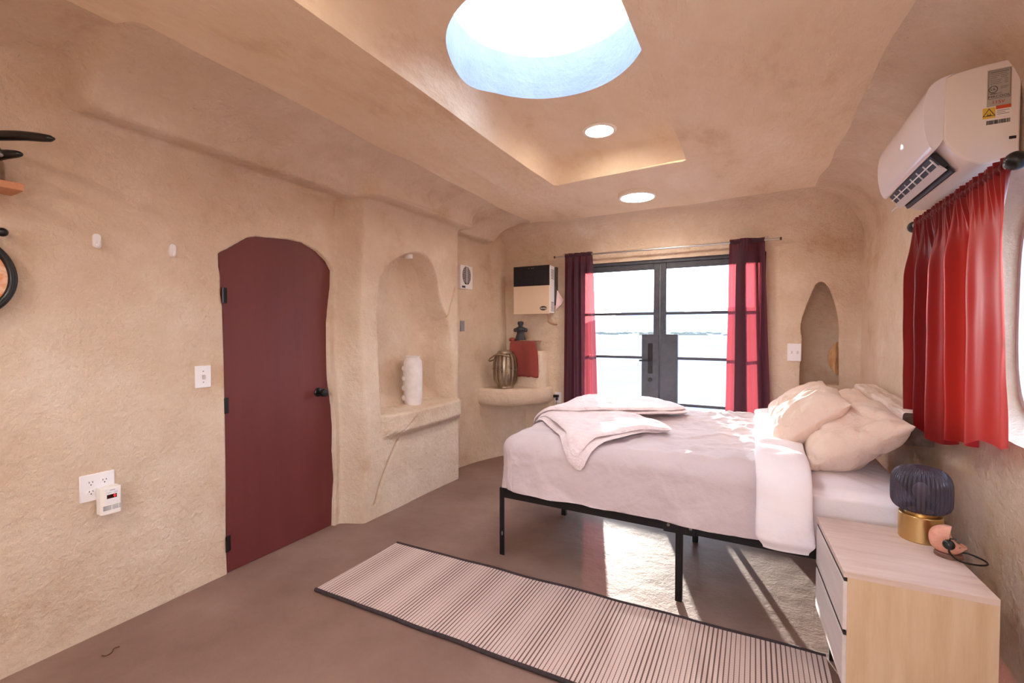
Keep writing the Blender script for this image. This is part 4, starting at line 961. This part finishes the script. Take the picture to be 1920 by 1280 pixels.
# outlet slot along the lower front
def acx(poly, y0, y1): return rel(MB().prism(poly, lambda a, b, d: (a, d, b), y0, y1), ac)
vo = acx([(.586, 2.088), (.600, 2.10), (.640, 2.05), (.628, 2.036)], AY0 + .085, AY1 - .025).build('air_outlet', mat('outlet_black', (34, 38, 44), .5), ac, False)
acx([(.607, 2.046), (.611, 2.049), (.634, 2.027), (.630, 2.024)], AY0 + .075, AY1 - .03).build('louvre', mat('louvre_grey', (206, 200, 198), .4), vo, False)
for k in range(7):
    y = AY0 + .10 + k * .085; acx([(.588, 2.080), (.592, 2.083), (.617, 2.050), (.613, 2.047)], y, y + .005).build('vane', whitep, vo, False)
acx([(.594, 2.067), (.597, 2.070), (.600, 2.066), (.597, 2.063)], AY0 + .09, AY1 - .03).build('vane_bar', whitep, vo, False)
acx([(.640, 2.050), (.652, 2.038), (.664, 2.022), (.655, 2.020)], AY0 + .10, AY1 - .03).build('drain_slot', mat('slot_black', (50, 46, 44), .5), vo, False)
acx([(.612, 2.035), (.616, 2.038), (.619, 2.034), (.615, 2.031)], AY1 - .03, AY1 + .06).build('louvre_rod', whitep, vo, False)
# labels on the end facing the room
def lab(px0, py0, px1, py1): a, b = ony(px0, py0, AY0), ony(px1, py1, AY0); return a[0], b[0], b[2], a[2]
def aclab(nm, x0, x1, z0, z1, m_, d=.0008): return rel(MB().box(x0, x1, AY0 - d, AY0 + .001, z0, z1), ac).build(nm, m_, ac, False)
x0, x1 = ony(1851, 160, AY0)[0], ony(1897, 160, AY0)[0]; zt2, zb2 = 2.336, 2.208
rt = aclab('rating_label', x0, x1, zb2, zt2, mat('label_grey', (178, 172, 162), .5))
ink = mat('label_ink', (52, 50, 50), .6); inkl = mat('label_ink_pale', (110, 106, 102), .6); redink = mat('label_red', (196, 50, 40), .6)
def acy(px, py): p_ = ony(px, py, AY0); return p_[0], p_[2]
al = ac.location
def actext(nm, s, x, z, size, m_, par, sx=1): return text_obj(nm, s, m_, par, (x - al[0], AY0 - al[1] - .0013, z - al[2]), size, ext=.0002, sx=sx)
w_ = x1 - x0; cxl = (x0 + x1) / 2
def lines(nm, rects, m_, par):
    mb_ = MB()
    for (a, b, c_2, d_2) in rects: mb_.box(x0 + w_ * a, x0 + w_ * b, AY0 - .0013, AY0 - .0007, zb2 + (zt2 - zb2) * c_2, zb2 + (zt2 - zb2) * d_2)
    rel(mb_, ac).build(nm, m_, par, False)
lines('label_border', [(.05, .95, .955, .962), (.05, .95, .20, .207), (.05, .062, .20, .96), (.938, .95, .20, .96)], ink, rt)
lines('small_print', [(.12, .88, .905, .925), (.12, .8, .86, .87), (.12, .5, .81, .82), (.55, .85, .81, .82), (.12, .4, .76, .77), (.55, .8, .76, .77), (.12, .6, .70, .71), (.7, .85, .70, .71), (.12, .55, .65, .66), (.7, .85, .65, .66), (.12, .6, .60, .61), (.7, .85, .60, .61), (.55, .88, .50, .51), (.55, .8, .46, .47), (.12, .6, .345, .352), (.12, .6, .32, .327)], inkl, rt)
mb = MB(); cxu, czu = x0 + w_ * .25, zb2 + (zt2 - zb2) * .46
mb.tube([(cxu + .011 * math.cos(2 * PI * k / 28), AY0 - .001, czu + .011 * math.sin(2 * PI * k / 28)) for k in range(29)], .0009, 6); rel(mb, ac).build('mark_ring', ink, rt, True, 60)
actext('mark_letters', 'UL', cxu, czu, .012, ink, rt); actext('mark_word', 'LISTED', cxu, czu - .0155, .0058, ink, rt)
actext('brand_lettering', 'MRCOOL', cxl, zb2 + (zt2 - zb2) * .255, .0112, ink, rt, 1.2)
actext('voltage', '115V', cxl - .002, zb2 + (zt2 - zb2) * .10, .0155, redink, rt, 1.05)
x0b, z1b = acy(1844, 210); 
wx0, wx1, wz0, wz1 = x0 - .010, x0 + w_ * .36, zb2 - .040, zb2 - .003
wn = aclab('warning_label', wx0, wx1, wz0, wz1, mat('label_yellow', (226, 190, 70), .5))
cxw, czw = (wx0 + wx1) / 2, (wz0 + wz1) / 2 - .002
def tri(r): return [(cxw + r * math.cos(math.radians(a)) * 1.05, czw + r * math.sin(math.radians(a))) for a in (90, 210, 330)]
t1, t2 = tri(.0185), tri(.0145)
rel(MB().add([(a, AY0 - .0011, b) for a, b in t1 + t2], [(0, 1, 4, 3), (1, 2, 5, 4), (2, 0, 3, 5)]), ac).build('warning_triangle', ink, wn, False)
rel(MB().box(cxw - .006, cxw + .006, AY0 - .0012, AY0 - .0007, czw - .0075, czw - .005).box(cxw - .004, cxw - .0025, AY0 - .0012, AY0 - .0007, czw - .005, czw + .001).box(cxw + .002, cxw + .0035, AY0 - .0012, AY0 - .0007, czw - .005, czw + .001), ac).build('warning_symbol', ink, wn, False)
cb = aclab('caution_label', wx1 + .001, x1, wz0 + .004, wz1 + .003, mat('label_white', (238, 232, 226), .5))
rel(MB().box(wx1 + .001, x1, AY0 - .0013, AY0 - .0006, wz1 - .009, wz1 + .003), ac).build('red_band', mat('label_red_band', (206, 78, 40), .5), cb, False)
rel(MB().box(wx1 + .004, x1 - .004, AY0 - .0013, AY0 - .0006, wz1 - .0155, wz1 - .014).box(wx1 + .004, x1 - .015, AY0 - .0013, AY0 - .0006, wz1 - .0215, wz1 - .020).box(wx1 + .004, x1 - .004, AY0 - .0013, AY0 - .0006, wz1 - .0275, wz1 - .026), ac).build('small_print', inkl, cb, False)
mb = MB(); xq = x0; random.seed(5)
while xq < x1 - .003:
    bw = random.choice((.0007, .0012, .002)); mb.box(xq, xq + bw, AY0 - .001, AY0 + .001, wz0 - .022, wz0 - .008); xq += bw + random.choice((.0008, .0014))
rel(mb, ac).build('barcode', ink, ac, False)
aclab('knockout_slot', .772, .790, 2.086, 2.096, darkslot, .001)
li = text_obj('temperature_digits', '8', emis('white_led', (225, 240, 255), 2.0), ac, (.5445 - al[0] - .0035, 2.50 - al[1], 2.20 - al[2]), .028, rot=(PI / 2, 0, -PI / 2), ext=.0003)

RX, RZ = .715, 1.952
r2 = thing('curtain_rod', 'short black curtain rod with ball finials under the air conditioner', 'curtain rod', (RX, 2.52, RZ))
MB().tube([(0, -.48, 0), (0, .48, 0)], .010, 14).build('pole', black, r2, True, 40)
for s in (-1, 1):
    MB().ball((0, s * .515, 0), .029, 12).build('finial', blackp, r2, True, 80)
    MB().lathe([(.013, -.02), (.017, -.014), (.012, -.006), (.012, .004)], 20, (0, s * .488, 0), Matrix.Rotation(-s * PI / 2, 4, 'X')).build('collar', steel, r2, True, 40)
    mbb = MB().tube([(0, s * .468, 0), (.04, s * .468, -.004), (XR - RX + .01, s * .468, -.004)], .006, 10); mbb.lathe([(.022, 0), (.022, .006)], 18, (XR - RX - .012, s * .468, -.004), Matrix.Rotation(PI / 2, 4, 'Y')); mbb.build('bracket', black, r2, True, 40)
rc_ = thing('curtain', 'short red satin curtain gathered on the rod over the right window', 'curtain', (RX, 2.52, RZ))
def wv_red(u, v):
    k = ss(0.02, .30, v); q_ = 5.2 * u ** .8 + .16 * math.sin(u * 9 + 1); w1 = .030 * (math.sin(2 * PI * q_ + .6 * v) + .35 * math.sin(4 * PI * q_ + 1.2 * v)) * (1 - .45 * ss(.55, .8, u)) + .010 * math.sin(2 * PI * u * 2.3 + 1.3 + v)
    g = (1 - ss(.03, .22, v)) * (.008 * math.sin(2 * PI * u * 24) + .005 * math.sin(2 * PI * u * 41 + 1))
    return -(k * w1 + g + .004 * nv(u * 9, v * 5, 3)) - .006
def zb_red(u): return 1.0 - .055 * ss(.02, .2, u) + .10 * ss(.3, 1, u) + .012 * math.sin(u * 26)
rel(curtain(MB(), (RX, 2.985), (RX, 2.045), (RX - .004, 2.945), (RX + .0, 1.962), RZ + .030, zb_red, wv_red, 260, 90), rc_).build('fabric', redsat, rc_, True, 80, fix=False)
mb = MB()
rel(mb.grid(220, 12, lambda u, v: (RX + (.0155 + .004 * math.sin(u * 150)) * math.cos(2 * PI * v), 2.06 + .92 * u, RZ + (.0155 + .004 * math.sin(u * 150 + 1)) * math.sin(2 * PI * v))), rc_).build('rod_pocket', redsat, rc_, True, 80)

# ================================================================== rug and floor bits
rugm = bpy.data.materials.new('ribbed_rug'); rugm.use_nodes = True; nt = rugm.node_tree; b = nt.nodes['Principled BSDF']; b.inputs['Roughness'].default_value = .9; L = nt.links.new
tc = N(nt, 'ShaderNodeTexCoord'); sx_ = N(nt, 'ShaderNodeSeparateXYZ'); L(tc.outputs['Object'], sx_.inputs[0])
def M_(op, a, b_2=None):
    n = N(nt, 'ShaderNodeMath', operation=op)
    for i, v in enumerate((a, b_2)):
        if v is None: continue
        if isinstance(v, (int, float)): n.inputs[i].default_value = v
        else: L(v, n.inputs[i])
    return n.outputs[0]
xo, yo = sx_.outputs['X'], sx_.outputs['Y']
fr_ = M_('FRACT', M_('MULTIPLY', xo, 1 / .0195))
wid = M_('ADD', M_('MULTIPLY', M_('SINE', M_('MULTIPLY', xo, 2 * PI / .23)), .09), .24)
dark = M_('LESS_THAN', fr_, wid)
br = M_('FRACT', M_('ADD', M_('MULTIPLY', yo, 1 / .011), M_('MULTIPLY', M_('ABSOLUTE', M_('SUBTRACT', fr_, .62)), 1.6)))
mxr = N(nt, 'ShaderNodeMix', data_type='RGBA'); L(dark, mxr.inputs[0]); mxr.inputs[6].default_value = lin((214, 192, 184)); mxr.inputs[7].default_value = lin((104, 82, 78))
mxb = N(nt, 'ShaderNodeMix', data_type='RGBA'); L(M_('MULTIPLY', M_('LESS_THAN', br, .22), M_('SUBTRACT', 1, dark)), mxb.inputs[0]); L(mxr.outputs[2], mxb.inputs[6]); mxb.inputs[7].default_value = lin((186, 162, 154))
L(mxb.outputs[2], b.inputs['Base Color'])
hgt = M_('ADD', M_('MULTIPLY', M_('SUBTRACT', 1, dark), .6), M_('MULTIPLY', br, .4)); bpn = N(nt, 'ShaderNodeBump', inp={'Strength': .6, 'Distance': .004}); L(hgt, bpn.inputs['Height']); L(bpn.outputs[0], b.inputs['Normal'])
Q = [Vector((-2.10, 1.648)), Vector((-2.085, 2.272)), Vector((.287, 2.348)), Vector((.30, 1.70))]
rug = thing('runner_rug', 'long pinkish ribbed runner rug with dark edging beside the bed', 'rug', (-.9, 1.98, 0), 0)
def rugp(u, v, z): p_ = Q[0].lerp(Q[3], u).lerp(Q[1].lerp(Q[2], u), v); return (p_.x, p_.y + .006 * nv(u * 9, v, 2) * (1 if v in (0, 1) else abs(v - .5) * 2), z + .0025 * (1 + nv(u * 8, v * 2, 5)))
mb = MB().grid(160, 24, lambda u, v: rugp(u, v, .009)); mb.grid(160, 2, lambda u, v: rugp(u, v, .0)); mb.grid(1, 2, lambda u, v: rugp(0, v, .009 * u)); mb.grid(1, 2, lambda u, v: rugp(1, v, .009 * u))
rel(mb, rug).build('woven_field', rugm, rug, True, 40)
edge_m = noisy(mat('rug_binding', rough=.9), [(48, 38, 42), (66, 54, 56)], 60, 4, .6, .4, 200)
for v in (0, 1):
    rel(MB().tube([rugp(u / 80, v, .007) for u in range(81)], .0095, 8), rug).build('edge_binding', edge_m, rug, True, 60)
tp = onz(210, 1221, 0)
th2 = MB().tube(spline([(tp[0] - .004, tp[1] - .034, .0025), (tp[0] + .014, tp[1] - .026, .0025), (tp[0] + .010, tp[1] - .004, .003), (tp[0] - .010, tp[1] + .010, .003), (tp[0] - .006, tp[1] + .03, .0025)], 8), .002, 6)
tag(th2.build('twig', mat('dry_twig', (92, 54, 42), .9), None, True, 60), 'thin curled brown twig lying on the floor near the left wall', 'twig')

# unseen lamps added behind the viewer to brighten the near half of the room
for x in (-1.6, -.3):
    t = ceiling_lamp('unseen round ceiling light added in the rear half as fill', (x, -.75, ceil_z(x, -.75)), .158, .034)
    t['group'] = 'added rear fill lights'
    ld = bpy.data.lights.new('rear_fill_light', 'AREA'); ld.shape = 'DISK'; ld.size = .3; ld.energy = REAR_FILL_W; ld.color = (1, .965, .96)
    lo_ = bpy.data.objects.new('rear_fill_light', ld); COL.objects.link(lo_); lo_.parent = t; lo_.location = (0, 0, -.05)
